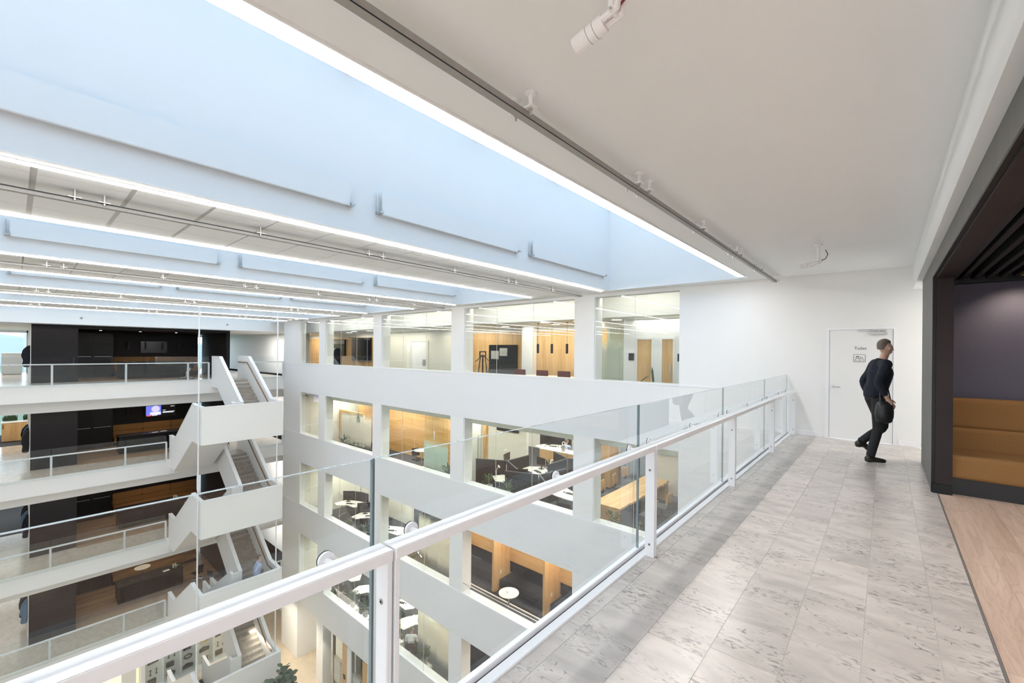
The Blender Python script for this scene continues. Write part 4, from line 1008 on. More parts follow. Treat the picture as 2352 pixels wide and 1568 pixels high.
def coat_stand(t):
    for i in range(4):
        a = i * math.pi / 2 + .4; ca, sa = math.cos(a), math.sin(a)
        MB().tube([(.26 * ca, .26 * sa, 0), (.09 * ca, .09 * sa, 1.45)], .018, 6).build('leg', BLACK, t)
        MB().tube([(.03 * ca, .03 * sa, 1.5), (.2 * ca, .2 * sa, 1.3), (.3 * ca, .3 * sa, 1.24)], .014, 6).build('hook', BLACK, t)
    MB().box(-.14, .14, -.02, .02, 1.42, 1.46).box(-.14, .14, -.02, .02, 1.6, 1.64).box(-.14, -.11, -.02, .02, 1.42, 1.64).box(.11, .14, -.02, .02, 1.42, 1.64).build('head', BLACK, t)
t = proto('coat_stand', 'black coat stand with hangers inside the bay with the pendants', 'coat stand', coat_stand); t.location = (-11.85, 11.95, 0); t.rotation_euler.z = .3
for i, x in enumerate((-10.0, -9.0, -8.1)):
    t = thing('lounge_chair', 'maroon chair back showing above the sill under the pendants, %s' % posn[i], 'chair', (x, 12.2, 0), 'maroon chairs')
    RB = mat('maroon_fabric_%d' % i, (.16, .05, .05, 1), .9, var=.2)
    B(x - .25, x + .25, 12.0, 12.5, .4, .48).build('seat', RB, t, bevel=.02); B(x - .25, x + .25, 11.97, 12.03, .5, 1.0).build('backrest', RB, t, bevel=.02)
    for dx in (-.2, .2):
        for yy_ in (12.05, 12.45): MB().tube([(x + dx, yy_, 0), (x + dx, yy_, .42)], .012, 6).build('leg', CHROME, t)
t = thing('meeting_table', 'white table with mugs under the pendants, top storey', 'table', (-9, 12.9, 0))
B(-10.4, -7.6, 12.55, 13.3, .72, .75).build('tabletop', DESKW, t)
for x in (-10.2, -7.8): MB().tube([(x, 12.9, 0), (x, 12.9, .72)], .04, 8).build('leg', CHROME, t)
for i, (x, y) in enumerate([(-7.75, 12.65), (-7.9, 12.75), (-7.68, 12.8)]):
    q = MB().lathe([(0, 0), (.04, 0), (.043, .2), (.036, .2), (.034, .01), (0, .01)], x, y, 12, .75).build('jug', DESKW); tag(q, 'white jug on the meeting table, %s of the three at its end' % ['front', 'back', 'side'][i], 'jug', 'jugs on the meeting table')
# bay next to the toilet wall: glass room with oak doors and tablets
t = thing('glass_partition', 'frosted glass room front behind the bay by the toilet wall', 'glass wall', (-7.2, 13, 0))
FR0 = frostmat('frost_top_storey', .4, .9, 1.6, 2.1, (.70, .76, .70, 1))
for i in range(3): B(-7.53 + .5 * i, -7.04 + .5 * i, 12.86, 12.875, 0, 2.45).build('glass_pane', FR0, t)
B(-7.53, -6.03, 12.84, 12.9, 2.45, 2.65).build('header', CREAM, t)
for i, (x0, x1) in enumerate([(-5.75, -5.30), (-4.98, -4.66)]):
    t = thing('oak_door', 'oak door in the bay by the toilet wall, %s' % ['behind the dark column', 'nearest the toilet wall'][i], 'door', (x0, 12.6, 0), 'oak doors')
    B(x0, x1, 12.5, 12.55, 0, 2.04).build('leaf', OAK, t); MB().box(x0 - .06, x0, 12.48, 12.58, 0, 2.1).box(x1, x1 + .06, 12.48, 12.58, 0, 2.1).box(x0, x1, 12.48, 12.58, 2.04, 2.1).build('frame', WHITE, t)
    MB().tube([(x1 - .06, 12.49, .9), (x1 - .06, 12.46, .9), (x1 - .06, 12.46, 1.3), (x1 - .06, 12.49, 1.3)], .01, 6).build('handle', CHROME, t)
    q = B([-6.02, -4.52][i], [-5.85, -4.38][i], 12.46, 12.48, 1.40, 1.62).build('wall_tablet', BLACK); tag(q, 'black tablet on the wall beside the oak door, %s' % ['left one', 'right one'][i], 'tablet', 'door tablets')
struct('wall_partition', MB().box(-6.2, -5.81, 12.49, 12.6, 0, 2.66).box(-5.24, -5.04, 12.49, 12.6, 0, 2.66).box(-4.6, -1.7, 12.49, 12.6, 0, 2.66).box(-5.81, -5.24, 12.49, 12.6, 2.1, 2.66).box(-5.04, -4.6, 12.49, 12.6, 2.1, 2.66), WHITE)
# white room
dd = struct('door_2', B(-19.2, -17.88, 13.97, 14, 0, 2.12), WHITE); MB().box(-19.27, -19.2, 13.95, 14, 0, 2.12).box(-17.88, -17.81, 13.95, 14, 0, 2.19).box(-19.2, -17.88, 13.95, 14, 2.12, 2.19).build('frame', CREAM, dd)
B(-18.25, -18.0, 13.95, 13.97, .86, 1.18).build('switch_plate', ZINC, dd)
# far bay: coats on a stand by the column
for i in range(3):
    mb = MB().prism([(-.13, 1.62), (.13, 1.62), (.22, 1.4), (.2, .6), (-.2, .6), (-.22, 1.4)], -.05, .05)
    o = mb.build('hanging_coat', [CHAR, CREAM, NAVY][i], None, bevel=.03); o.location = (-23.75 + .16 * i, 11.9 + .05 * i, .1); o.rotation_euler.z = 1.2
    tag(o, 'coat hung by the far corner window of the top storey, %s of three' % posn[i], 'coat', 'coats at the corner window')
MB().tube([(-23.9, 11.85, 0), (-23.9, 11.85, 1.75), (-23.3, 12.05, 1.75), (-23.3, 12.05, 0)], .015, 6).build('coat_rail', BLACK); tag(bpy.data.objects['coat_rail'], 'thin black coat rail by the far corner window', 'coat rail')
panel_wall('oak panel seen past the far corner window of the top storey', -31.6, -29.6, 13.99, 0, 2.4, 3, OAK)
t = thing('planter_plant', 'dark green plant behind the sill of the bay by the toilet wall', 'plant', (-5, 11.3, .3))
def leaf_shape(mb, base, dirv, L, w, droop=.3):
    b = Vector(base); d = Vector(dirv).normalized(); sdv = d.cross(Vector((0, 0, 1)));
    sdv = sdv.normalized() if sdv.length > .05 else Vector((1, 0, 0))
    p = [b, b + d * L * .4 + sdv * w * .5, b + d * L * .8 + sdv * w * .42 - Vector((0, 0, droop * L * .2)), b + d * L - Vector((0, 0, droop * L * .45)), b + d * L * .8 - sdv * w * .42 - Vector((0, 0, droop * L * .2)), b + d * L * .4 - sdv * w * .5, b + d * L * .45 - Vector((0, 0, .02))]
    mb._add(p, [(0, 1, 6), (1, 2, 6), (2, 3, 6), (3, 4, 6), (4, 5, 6), (5, 0, 6)])
def plant(label, x, y, z, h, n, spread, seed, group=None, pot=.14, w=.05, m=LEAF):
    rnd = random.Random(seed); t = thing('potted_plant', label, 'plant', (x, y, z), group)
    MB().lathe([(0, 0), (pot * .8, 0), (pot, .22), (pot * .88, .22), (pot * .85, .17), (0, .17)], x, y, 14, z).build('pot', POTM, t)
    mb = MB()
    for i in range(n):
        a = rnd.uniform(0, 6.28); up = rnd.uniform(.3, 1.2); st = Vector((x + rnd.uniform(-.05, .05), y + rnd.uniform(-.05, .05), z + .18 + rnd.uniform(0, .45) * h))
        leaf_shape(mb, st, (math.cos(a) * spread, math.sin(a) * spread, up * h), rnd.uniform(.35, .6) * h, rnd.uniform(.7, 1.3) * w, rnd.uniform(.1, .6))
    o = mb.build('foliage', m, t); o['kind'] = 'stuff'
    MB().tube([(x, y, z + .17), (x, y, z + .17 + .5 * h)], .012, 6).build('stem', OAKH, t)
    return t
for c_ in list(t.children): pass
mb = MB(); leaf_shape(mb, (-5.25, 11.3, .7), (.5, 0, .5), .55, .1); mb.build('leaf', LEAF, t)
mb = MB(); leaf_shape(mb, (-4.72, 11.3, .65), (-.1, 0, 1), .62, .16, 0); mb.build('leaf', LEAF, t)
MB().box(-5.5, -4.4, 11.1, 11.5, 0, .62).build('trough', WHITE, t)
# ------------------------------------------------------------------ desks
DESK_POLY = [(-.9, -.25), (-.55, -.52), (0, -.30), (.55, -.52), (.9, -.25), (.62, .35), (.28, .42), (-.28, .42), (-.62, .35)]
def desk_parts(t):
    MB().prism(DESK_POLY, .715, .74, 'Z').build('tabletop', DESKW, t)
    for sx in (-.55, .55):
        MB().tube([(sx, -.05, .05), (sx, -.05, .715)], .03, 8).build('leg', CHROME, t)
        MB().box(sx - .03, sx + .03, -.38, .3, 0, .04).build('foot', CHROME, t)
def screen_parts(t):
    MB().prism([(-.85, .45), (-.3, .62), (.3, .62), (.85, .45), (.85, .48), (.3, .65), (-.3, .65), (-.85, .48)], .4, 1.2, 'Z').build('screen_panel', CHAR, t)
    MB().prism([(-.86, .44), (-.3, .61), (.3, .61), (.86, .44), (.86, .49), (.3, .66), (-.3, .66), (-.86, .49)], 1.2, 1.215, 'Z').build('screen_edge', GREYF, t)
def monitor_parts(t):
    MB().box(-.27, .27, -.01, .02, .14, .47).build('display', SCREEN, t, bevel=.004)
    MB().box(-.03, .03, .02, .05, .02, .3).build('stand', BLACK, t); MB().box(-.12, .12, -.06, .1, 0, .015).build('foot', BLACK, t)
def laptop_parts(t):
    MB().box(-.17, .17, -.12, .12, 0, .018).build('keyboard', BLACK, t); MB().prism([(.12, .018), (.19, .23), (.2, .225), (.13, .012)], -.17, .17, 'X').build('display', mat('laptop_glow', (.1, .16, .35, 1), .3), t)
def lamp_parts(t):
    MB().lathe([(0, 0), (.08, 0), (.08, .02), (0, .02)], 0, 0, 14).build('base', DESKW, t)
    MB().tube([(0, 0, .02), (-.06, 0, .32), (.18, 0, .55)], .012, 6).build('arm', DESKW, t)
    MB().tube([(.14, 0, .56), (.28, 0, .53)], [.02, .035], 10).build('lamp_head', DESKW, t)
def keyboard_parts(t):
    MB().box(-.2, .2, -.07, .07, 0, .018).build('body', BLACK, t); MB().box(.26, .31, -.04, .04, 0, .02).build('mouse', BLACK, t)
def desk(loc, rz, label, monitors=2, screen=True, lamp=False, extras='kb', chair=True):
    x, y, z = loc; m = Matrix.Rotation(rz, 3, 'Z'); g = lambda a, b: (x + (m @ Vector((a, b, 0))).x, y + (m @ Vector((a, b, 0))).y)
    place('desk', lambda l: proto('angled_desk', l, 'desk', desk_parts), loc, rz, 'white desk ' + label, 'white angled desks')
    if screen: place('screen', lambda l: proto('desk_screen', l, 'desk screen', screen_parts), loc, rz, 'charcoal screen of the desk ' + label, 'desk screens')
    for i in range(monitors):
        px, py_ = g(-.32 + .64 * i, .2); place('monitor', lambda l: proto('monitor', l, 'monitor', monitor_parts), (px, py_, z + .74), rz + (.28 - .56 * i), '%s monitor of the desk %s' % (('left', 'right')[i], label), 'monitors')
    if 'kb' in extras:
        px, py_ = g(0, -.1); place('kb', lambda l: proto('keyboard', l, 'keyboard', keyboard_parts), (px, py_, z + .74), rz + .1, 'keyboard on the desk ' + label, 'keyboards')
    if 'lap' in extras:
        px, py_ = g(.3, -.05); place('lap', lambda l: proto('laptop', l, 'laptop', laptop_parts), (px, py_, z + .74), rz - .2, 'laptop on the desk ' + label, 'laptops')
    if 'pap' in extras:
        px, py_ = g(-.45, -.05); q = B(px - .1, px + .1, py_ - .14, py_ + .14, z + .741, z + .746, rz=rz + .4).build('paper_sheet', PAPER); tag(q, 'papers on the desk ' + label, 'paper', 'papers on desks')
    if lamp:
        px, py_ = g(.62, .15); place('lamp', lambda l: proto('desk_lamp', l, 'desk lamp', lamp_parts), (px, py_, z + .74), rz + 2.2, 'white lamp on the desk ' + label, 'desk lamps')
    if chair:
        px, py_ = g(0, -.65); office_chair((px, py_, z), rz + R(90), 'swivel chair of the desk ' + label)
Z1, Z2, Z3 = LV[1], LV[2], LV[3]
def star_parts(t):
    for i in range(3):
        a = R(120 * i); m = Matrix.Rotation(a, 3, 'Z')
        q = MB().prism([tuple((m @ Vector(p))[:2]) for p in ((.05, -.015, 0), (1.32, -.015, 0), (1.32, .015, 0), (.05, .015, 0))], .12, 1.2, 'Z').build('screen_panel', CHAR, t)
        MB().prism([tuple((m @ Vector(p))[:2]) for p in ((.0, -.022, 0), (1.33, -.022, 0), (1.33, .022, 0), (.0, .022, 0))], 1.2, 1.22, 'Z').build('screen_edge', GREYF, q)
        MB().tube([m @ Vector((1.25, -.12, .02)), m @ Vector((1.25, .12, .02))], .02, 6).tube([m @ Vector((1.25, 0, .02)), m @ Vector((1.25, 0, .15))], .02, 6).build('foot', CHROME, q)
    MB().tube([(0, 0, 0), (0, 0, 1.22)], .03, 8).build('post', GREYF, t)
for (x, y, a, lb) in ((-11.45, 13.0, 88, 'second storey, nearer the cream wall'), (-9.3, 12.3, 80, 'second storey, nearer the column'), (-9.9, 14.95, 30, 'second storey, in front of the low oak cabinet')):
    place('star', lambda l: proto('desk_screen', l, 'desk screen', star_parts), (x, y, Z1), R(a), 'charcoal three winged desk screen, ' + lb, 'three winged desk screens')
desk((-10.65, 12.45, Z1), R(208), 'between the charcoal screens, second storey window side', 1, False, True, 'kb', False)
desk((-10.6, 14.0, Z1), R(-30), 'between the charcoal screens, second storey inner side', 2, False, True, 'kb')
desk((-12.0, 13.8, Z1), R(120), 'under the black wall screen, second storey', 2, False, True, 'kb', False)
desk((-8.1, 12.4, Z1), R(175), 'beside the second storey column', 0, False, False, 'kb', False)
office_chair((-7.5, 11.4, Z1), R(100), 'grey swivel chair close to the window beside the second storey column')
desk((-12.9, 18.2, Z1), R(20), 'deep in the second storey, left of the pair', 1, True, False, 'kb')
desk((-10.6, 18.5, Z1), R(-20), 'deep in the second storey, right of the pair', 1, True, False, 'kb')
desk((-23.2, 12.75, Z2), R(25), 'far corner of the third storey, first of two', 1, True, False, 'kb', False)
desk((-20.75, 12.5, Z2), R(40), 'far corner of the third storey, second of two', 1, True, False, 'kb')
desk((-18.3, 12.2, Z2), R(30), 'third storey middle bay, beside the window', 1, False, False, 'kb', False)
desk((-16.25, 13.0, Z2), R(70), 'third storey middle bay, beside the frosted panel', 1, False, False, 'kb')
desk((-18.6, 15.3, Z2), R(10), 'third storey middle bay, in the second row', 1, True, False, 'kb')
desk((-22.9, 12.5, Z3), R(25), 'far corner of the fourth storey, with loose papers', 1, False, False, 'kb pap')
desk((-20.8, 12.5, Z3), R(45), 'far corner of the fourth storey, with a laptop', 0, False, False, 'lap pap')
desk((-18.5, 13.0, Z3), R(20), 'fourth storey middle bay, in the back row', 1, False, False, 'kb pap')
desk((-16.75, 12.5, Z3), R(60), 'fourth storey middle bay, by the frosted panel', 0, False, False, 'lap pap', False)
# second storey fittings
struct('wall_partition', B(-15.5, -12.25, 15.2, 15.35, Z1, Z1 + 2.95), CREAM)
struct('wall_partition', B(-15.64, -15.5, 13.9, 15.2, Z1, Z1 + 2.95), CREAM)
q = B(-14.0, -12.7, 15.1, 15.2, Z1 + 1.85, Z1 + 2.5).build('wall_screen', SCREEN); tag(q, 'black screen high on the cream wall of the second storey', 'screen')
t = thing('oak_door', 'tall cream door with oak post beside the cream wall, second storey', 'door', (-13.2, 12.9, Z1))
B(-13.75, -12.95, 12.98, 13.03, Z1, Z1 + 2.9).build('leaf', CREAM, t); B(-12.8, -12.6, 12.95, 13.08, Z1, Z1 + 2.9).build('frame', OAK, t); MB().tube([(-13.05, 12.97, Z1 + .5), (-13.05, 12.92, Z1 + .5), (-13.05, 12.92, Z1 + 2.0), (-13.05, 12.97, Z1 + 2.0)], .015, 8).build('handle', CHROME, t)
B(-12.95, -12.8, 12.99, 13.02, Z1, Z1 + 2.9).build('side_light', GLASS, t)
def cabinet(label, x0, x1, y0, y1, z, h, n, topm=DESKW, fy=-1, handle=CHROME):
    t = thing('oak_cabinet', label, 'cabinet', ((x0 + x1) / 2, (y0 + y1) / 2, z))
    B(x0, x1, y0, y1, z + .05, z + h).build('body', OAK, t); B(x0 - .01, x1 + .01, y0 - .02, y1 + .01, z + h, z + h + .025).build('worktop', topm, t); B(x0 + .03, x1 - .03, y0 + .04, y1 - .03, z, z + .05).build('plinth', BLACK, t)
    w_ = (x1 - x0) / n
    for i in range(n):
        d_ = B(x0 + w_ * i + .004, x0 + w_ * (i + 1) - .004, y0 - .018, y0, z + .07, z + h - .01).build('door', OAK, t)
        hx = x0 + w_ * (i + (.94 if i % 2 == 0 else .06)); B(hx - .02, hx + .02, y0 - .024, y0 - .018, z + h * .45, z + h * .65).build('handle', handle, d_)
    return t
cabinet('low oak cabinet with pale top in the middle of the second storey', -12.1, -9.8, 16.0, 16.6, Z1, 1.1, 4)
cabinet('tall oak cupboard behind the timber table on the second storey', -9.7, -8.5, 16.0, 16.75, Z1, 1.75, 3, OAK)
for i in range(3):
    x0 = -9.3 + .95 * i
    t = thing('glass_cabinet', 'grey glass fronted cabinet at the second storey back wall, %s' % posn[i], 'cabinet', (x0, 18.8, Z1), 'grey glass cabinets')
    B(x0, x0 + .9, 18.5, 19, Z1, Z1 + 1.3).build('body', mat('grey_laminate_%d' % i, (.25, .28, .31, 1), .4), t)
    for q in range(2): d_ = B(x0 + .03 + .43 * q, x0 + .43 + .43 * q, 18.48, 18.5, Z1 + .08, Z1 + 1.24).build('door', mat('smoked_glass_%d%d' % (i, q), (.30, .36, .42, 1), .15), t)
t = thing('decor_bottle', 'small framed bottle ornament on the low oak cabinet', 'ornament', (-10.9, 16.2, Z1 + 1.125))
MB().box(-10.98, -10.86, 16.14, 16.26, Z1 + 1.125, Z1 + 1.4).build('body', ZINC, t); MB().tube([(-10.92 + .07 * math.cos(a), 16.2, Z1 + 1.48 + .07 * math.sin(a)) for a in [i * .5 for i in range(14)]], .018, 6).build('ring', DESKW, t)
# long timber table with a live edge
t = thing('timber_table', 'long oak table with a wavy live edge in the second storey bay', 'table', (-6.6, 14.3, Z1))
for i, (ya, yb) in enumerate([(12.3, 14.28), (14.3, 16.28)]):
    pl = [(-7.15, ya), (-6.9 - .0, ya - .0)] if False else [(-7.15, ya)]
    rnd = random.Random(4 + i); n_ = 12
    right = [(-6.18 + .07 * math.sin(3.1 * q_ + i) * (.6 if 0 < q_ < n_ else 0) + rnd.uniform(-.03, .03), ya + (yb - ya) * q_ / n_) for q_ in range(n_ + 1)]
    poly = pl + right + [(-7.15, yb)]
    MB().prism(poly, Z1 + .69, Z1 + .75, 'Z').build('tabletop', OAKD, t)
MB().box(-7.13, -6.2, 12.3, 12.36, Z1, Z1 + .69).build('end_panel', OAK, t); MB().box(-7.13, -6.2, 16.2, 16.26, Z1, Z1 + .69).build('end_panel', OAK, t); MB().box(-7.0, -6.4, 14.2, 14.3, Z1, Z1 + .69).build('leg_frame', BLACK, t)
for i, (x, y, a) in enumerate([(-7.55, 13.25, 0), (-7.55, 14.1, 0), (-7.6, 15.2, 10), (-5.7, 13.2, 180), (-5.65, 14.3, 175), (-5.5, 15.3, 165), (-7.75, 16.2, -20)]):
    office_chair((x, y, Z1), R(a), 'oak backed swivel chair at the timber table, ' + ['left side by the window', 'left side in the middle', 'left side at the far end', 'right side by the window', 'right side in the middle', 'right side by the cream wall', 'left side, last of all'][i], 'oak backed chairs', 'oakback')
struct('wall_partition', B(-7.05, -1.75, 16.95, 17.1, Z1, Z1 + 2.95), CREAM)
struct('baseboard_office', B(-7.05, -1.75, 16.93, 16.95, Z1, Z1 + .09), DESKW)
q = B(-6.9, -3.8, 16.85, 16.93, Z1 + 1.55, Z1 + 1.78).build('cable_trunking', GREYF); tag(q, 'dark grey trunking along the cream wall by the timber table', 'trunking')
# second storey, oak room
panel_wall('wide oak wall of the second storey meeting room', -21.6, -15.65, 14.0, Z1, Z1 + 2.5, 7, OAKH)
panel_wall('oak return wall of the second storey meeting room', -24, -21.6, 13.6, Z1, Z1 + 2.5, 3, OAKH)
t = thing('glass_partition', 'frosted green glass panel in front of the oak wall, second storey', 'glass wall', (-14.8, 11.9, Z1))
FR1 = frostmat('frost_second_storey', Z1 + .3, Z1 + .8, Z1 + 1.25, Z1 + 1.75, (.66, .78, .72, 1))
for i in range(2): B(-15.4 + .8 * i, -14.62 + .8 * i, 11.9, 11.915, Z1, Z1 + 2.9).build('glass_pane', FR1, t)
pendant(-14.35, 11.6, Z1 + 2.95, Z1 + 1.85, DESKW, 'slim white pendant in front of the oak wall, second storey', None, .035)
place('round', None, (-16.2, 12.4, Z1), 0, 'round white table before the oak wall, second storey', 'small round tables')
office_chair((-16.75, 12.6, Z1), R(-10), 'grey chair at the round table, second storey')
# second storey far bay: whiteboard in oak frame, frosted panel
t = thing('whiteboard', 'whiteboard in a thick oak frame, second storey far bay', 'whiteboard', (-23, 13.3, Z1))
MB().box(-25.0, -24.7, 12.9, 13.05, Z1 + .1, Z1 + 2.0).box(-24.7, -22.2, 12.9, 13.05, Z1 + 1.85, Z1 + 2.0).build('frame', OAK, t)
B(-24.7, -22.2, 12.93, 12.99, Z1 + .1, Z1 + 1.85).build('board', DESKW, t)
t = thing('glass_partition', 'frosted glass panel beside the whiteboard, second storey far bay', 'glass wall', (-21, 11.9, Z1))
FR2 = frostmat('frost_far_bay', Z1 + .45, Z1 + 1.0, Z1 + 1.6, Z1 + 2.3)
for i in range(3): B(-22.1 + .75 * i, -21.37 + .75 * i, 12.0, 12.015, Z1, Z1 + 2.9).build('glass_pane', FR2, t)
t = thing('hanging_plant', 'dark hanging plant at the ceiling of the second storey far bay', 'plant', (-20.6, 11.7, Z1 + 2.0))
MB().tube([(-20.6, 11.7, Z1 + 2.95), (-20.6, 11.7, Z1 + 2.3)], .006, 5).build('cord', BLACK, t); mb = MB(); rnd = random.Random(2)
for i in range(14): leaf_shape(mb, (-20.6, 11.7, Z1 + 2.35 - i * .03), (rnd.uniform(-1, 1), rnd.uniform(-1, 1), -1.2), .2, .07, .2)
o = mb.build('foliage', LEAF, t); o['kind'] = 'stuff'
for i, (x, y) in enumerate([(-22.2, 12.6), (-20.4, 12.8), (-19.9, 12.2)]): office_chair((x, y, Z1), R(40 + 60 * i), 'black swivel chair in the second storey far bay, %s' % posn[i])
# third and fourth storeys: frosted panels
for z, nm, st in ((Z2, 'third', 0), (Z3, 'fourth', 1)):
    t = thing('glass_partition', 'glass panel with a white frosted band in the %s storey middle bay' % nm, 'glass wall', (-14.6, 12, z), 'frosted panels of the middle bay')
    FRn = frostmat('frost_%s_storey' % nm, z + .25, z + .95, z + 1.5, z + 2.35, (.90, .87, .78, 1))
    for i in range(3):
        x0 = -15.85 + .78 * i; B(x0, x0 + .77, 12.0 - .1 * i, 12.015 - .1 * i, z, z + 2.9).build('glass_pane', FRn, t)
    struct('wall_partition', B(-24.6, -19.4, 14.2, 14.35, z, z + 2.95), CREAM)
    struct('wall_partition', B(-25.05, -24.92, D + .3, 14.35, z, z + 2.95), CREAM)
struct('wall_partition', B(-25.05, -24.92, D + .3, 14.35, Z1, Z1 + 2.95), CREAM)
# work booths
DFLOOR = mat('dark_booth_carpet', (.05, .055, .065, 1), .95, var=.3, scale=30)
for z, nm in ((Z2, 'third'), (Z3, 'fourth')):
    struct('floor_booth', B(-13.2, -6.7, D + .46, 14, z + .001, z + .006), CARPET)
    struct('trim_booth', MB().box(-13.0, -6.6, 12.30, 12.36, z, z + .03), DESKW)
    struct('wall_booth_back', B(-13.4, -6.2, 13.55, 13.7, z, z + 2.95), DARK)
    t = thing('booth_row', 'row of dark felt booths with oak fins on the %s storey' % nm, 'booths', (-9.8, 13, z), 'booth rows')
    for i, x in enumerate((-14.2, -11.7, -9.2, -6.7)):
        B(x - .045, x + .045, 12.47, 13.55, z, z + 2.95).build('fin', OAK, t)
        if i in (1, 2): MB().box(x + .045, x + .052, 12.85, 12.93, z + .62, z + .76).build('socket', DESKW, t)
        if i < 3:
            B(x + .045, x + 2.455, 13.42, 13.55, z + .95, z + 2.95).build('header', OAKH, t)
            B(x + .045, x + 2.455, 13.45, 13.55, z + .46, z + .95).build('back_panel', CHAR, t, bevel=.02)
            B(x + .07, x + 2.43, 12.75, 13.45, z + .1, z + .46).build('seat', CHAR, t, bevel=.05)
    MB().box(-14.2, -6.7, 12.38, 12.47, z, z + .05).build('plinth', BLACK, t)
place('round', None, (-10.05, 11.55, Z2), 0, 'round pale table in front of the oak booths, third storey', 'small round tables')
q = MB().tube([(-10.12 + .06 * math.cos(a), 11.47 + .06 * math.sin(a), Z2 + 1.004) for a in [i * .3 for i in range(8)]], .008, 6).build('handle_strap', BLACK); tag(q, 'small black strap lying on the round table by the booths', 'strap')
# plants behind the sills
for i, (x, y, z, h, n, lb) in enumerate([(-24.0, 11.25, Z1 + .45, .75, 26, 'leafy plant on the second storey sill at the far corner'), (-21.6, 11.2, Z1 + .35, .8, 26, 'leafy plant by the whiteboard window, second storey'), (-13.2, 11.15, Z1 + .45, .7, 24, 'dark pointed plant below the white pendant, second storey'), (-12.45, 11.2, Z1 + .4, .7, 24, 'bushy plant next to the dark pointed plant, second storey'),
        (-10.9, 11.15, Z1 + .5, .7, 30, 'feathery plant by the dark screens, second storey'), (-10.0, 11.1, Z1 + .5, .7, 30, 'upright feathery plant by the dark screens, second storey'), (-5.9, 11.1, Z1 + .5, .6, 24, 'small green plant before the timber table'), (-5.1, 11.1, Z1 + .35, .6, 20, 'low curling plant before the timber table'),
        (-23.7, 11.2, Z2 + .45, .8, 30, 'dark plant at the far corner window, third storey'), (-20.6, 11.15, Z2 + .35, .7, 30, 'fern by the far desks, third storey'), (-19.4, 11.15, Z2 + .35, .7, 30, 'second fern by the far desks, third storey'), (-16.2, 11.1, Z2 + .4, .7, 30, 'fern beside the frosted panel, third storey'), (-15.4, 11.1, Z2 + .35, .6, 26, 'second fern beside the frosted panel, third storey'),
        (-23.5, 11.2, Z3 + .45, .8, 30, 'dark plant at the far corner window, fourth storey'), (-20.4, 11.15, Z3 + .45, .9, 36, 'tall fern by the far desks, fourth storey'), (-19.2, 11.15, Z3 + .45, .9, 36, 'second tall fern by the far desks, fourth storey'), (-16.5, 11.1, Z3 + .5, .8, 34, 'dark plant in the middle bay, fourth storey'), (-14.5, 11.1, Z3 + .4, .8, 34, 'fern in the middle bay, fourth storey')]):
    y += .22; plant(lb, x, y, z, h, n, .55, 20 + i, 'window sill plants')
    q = B(x - .3, x + .3, y - .18, y + .18, LV[[0, 1, 2, 3][max(0, min(3, round(-z / 3.95 + .1)))]] if False else (Z1 if z > Z1 else Z2 if z > Z2 else Z3), z).build('plant_stand', WHITE); tag(q, 'white box stand under the ' + lb, 'stand', 'plant stands')
# people at work
person('person in pale blue shirt seated deep in the second storey office', (-11.6, 17.4, Z1), R(100), sit, BLUESH, TROUS)
office_chair((-11.6, 17.4, Z1), R(100), 'swivel chair under the person in pale blue deep in the second storey')
person('person in white shirt bent over the desk by the frosted panel, fourth storey', (-15.55, 11.42, Z3), R(130), sit, PAPER, TROUS)
office_chair((-15.55, 11.42, Z3), R(130), 'swivel chair under the person in white, fourth storey')
# ------------------------------------------------------------------ ground storey
G = LV[4]
struct('wall_niche', MB().box(-25.2, -25.05, D + .4, 12.5, G, G + 3.1).box(-25.05, -21.5, 12.2, 12.5, G, G + 3.1), WHITE)
struct('ceiling_ground', B(-42, -1.6, D + .3, 20, G + 3.1, G + 3.3), WHITE)
spot('niche_spot', (-23.6, 11.2, G + 3.0), 160, (1, .85, .65), 110, .8, (R(10), 0, 0)); spot('column_spot', (-21.7, 10.4, G + 3.0), 70, (1, .85, .62), 60, .8)
area('ground_lamp', (-24.5, 9.0, G + 3.0), 4, 2, 90, (1, .9, .75)); area('ground_lamp_left', (-31, 2, G + 2.6), 6, 6, 260, (1, .86, .66))
dg = struct('wall_glazed_front', MB().box(-21.97, -17.43, D + .2, D + .3, G + 2.95, G + 3.1), WHITE)
for i, x0 in enumerate((-21.2, -19.35)):
    d_ = thing('glass_door', ['glazed door with oak post beside the ground floor column', 'second glazed door with oak post on the ground floor'][i], 'door', (x0, D + .2, G), 'ground floor glazed doors')
    B(x0 + .04, x0 + .95, D + .2, D + .215, G + .02, G + 2.95).build('glass_pane', frostmat('frost_ground_%d' % i, G + .5, G + .9, G + 1.6, G + 2.1), d_)
    B(x0 + .98, x0 + 1.4, D + .15, D + .3, G, G + 2.95).build('oak_post', OAK, d_); MB().box(x0 - .04, x0 + .03, D + .15, D + .3, G, G + 2.95).build('frame', ZINC, d_); MB().box(x0 + 1.42, x0 + 1.8, D + .15, D + .3, G, G + 2.95).build('frame', WHITE, d_)
    MB().tube([(x0 + .85, D + .17, G + .8), (x0 + .85, D + .12, G + .8), (x0 + .85, D + .12, G + 1.9), (x0 + .85, D + .17, G + 1.9)], .015, 8).build('handle', CHROME, d_); B(x0 + 1.1, x0 + 1.28, D + .13, D + .15, G + 1.3, G + 1.5).build('door_tablet', BLACK, d_)
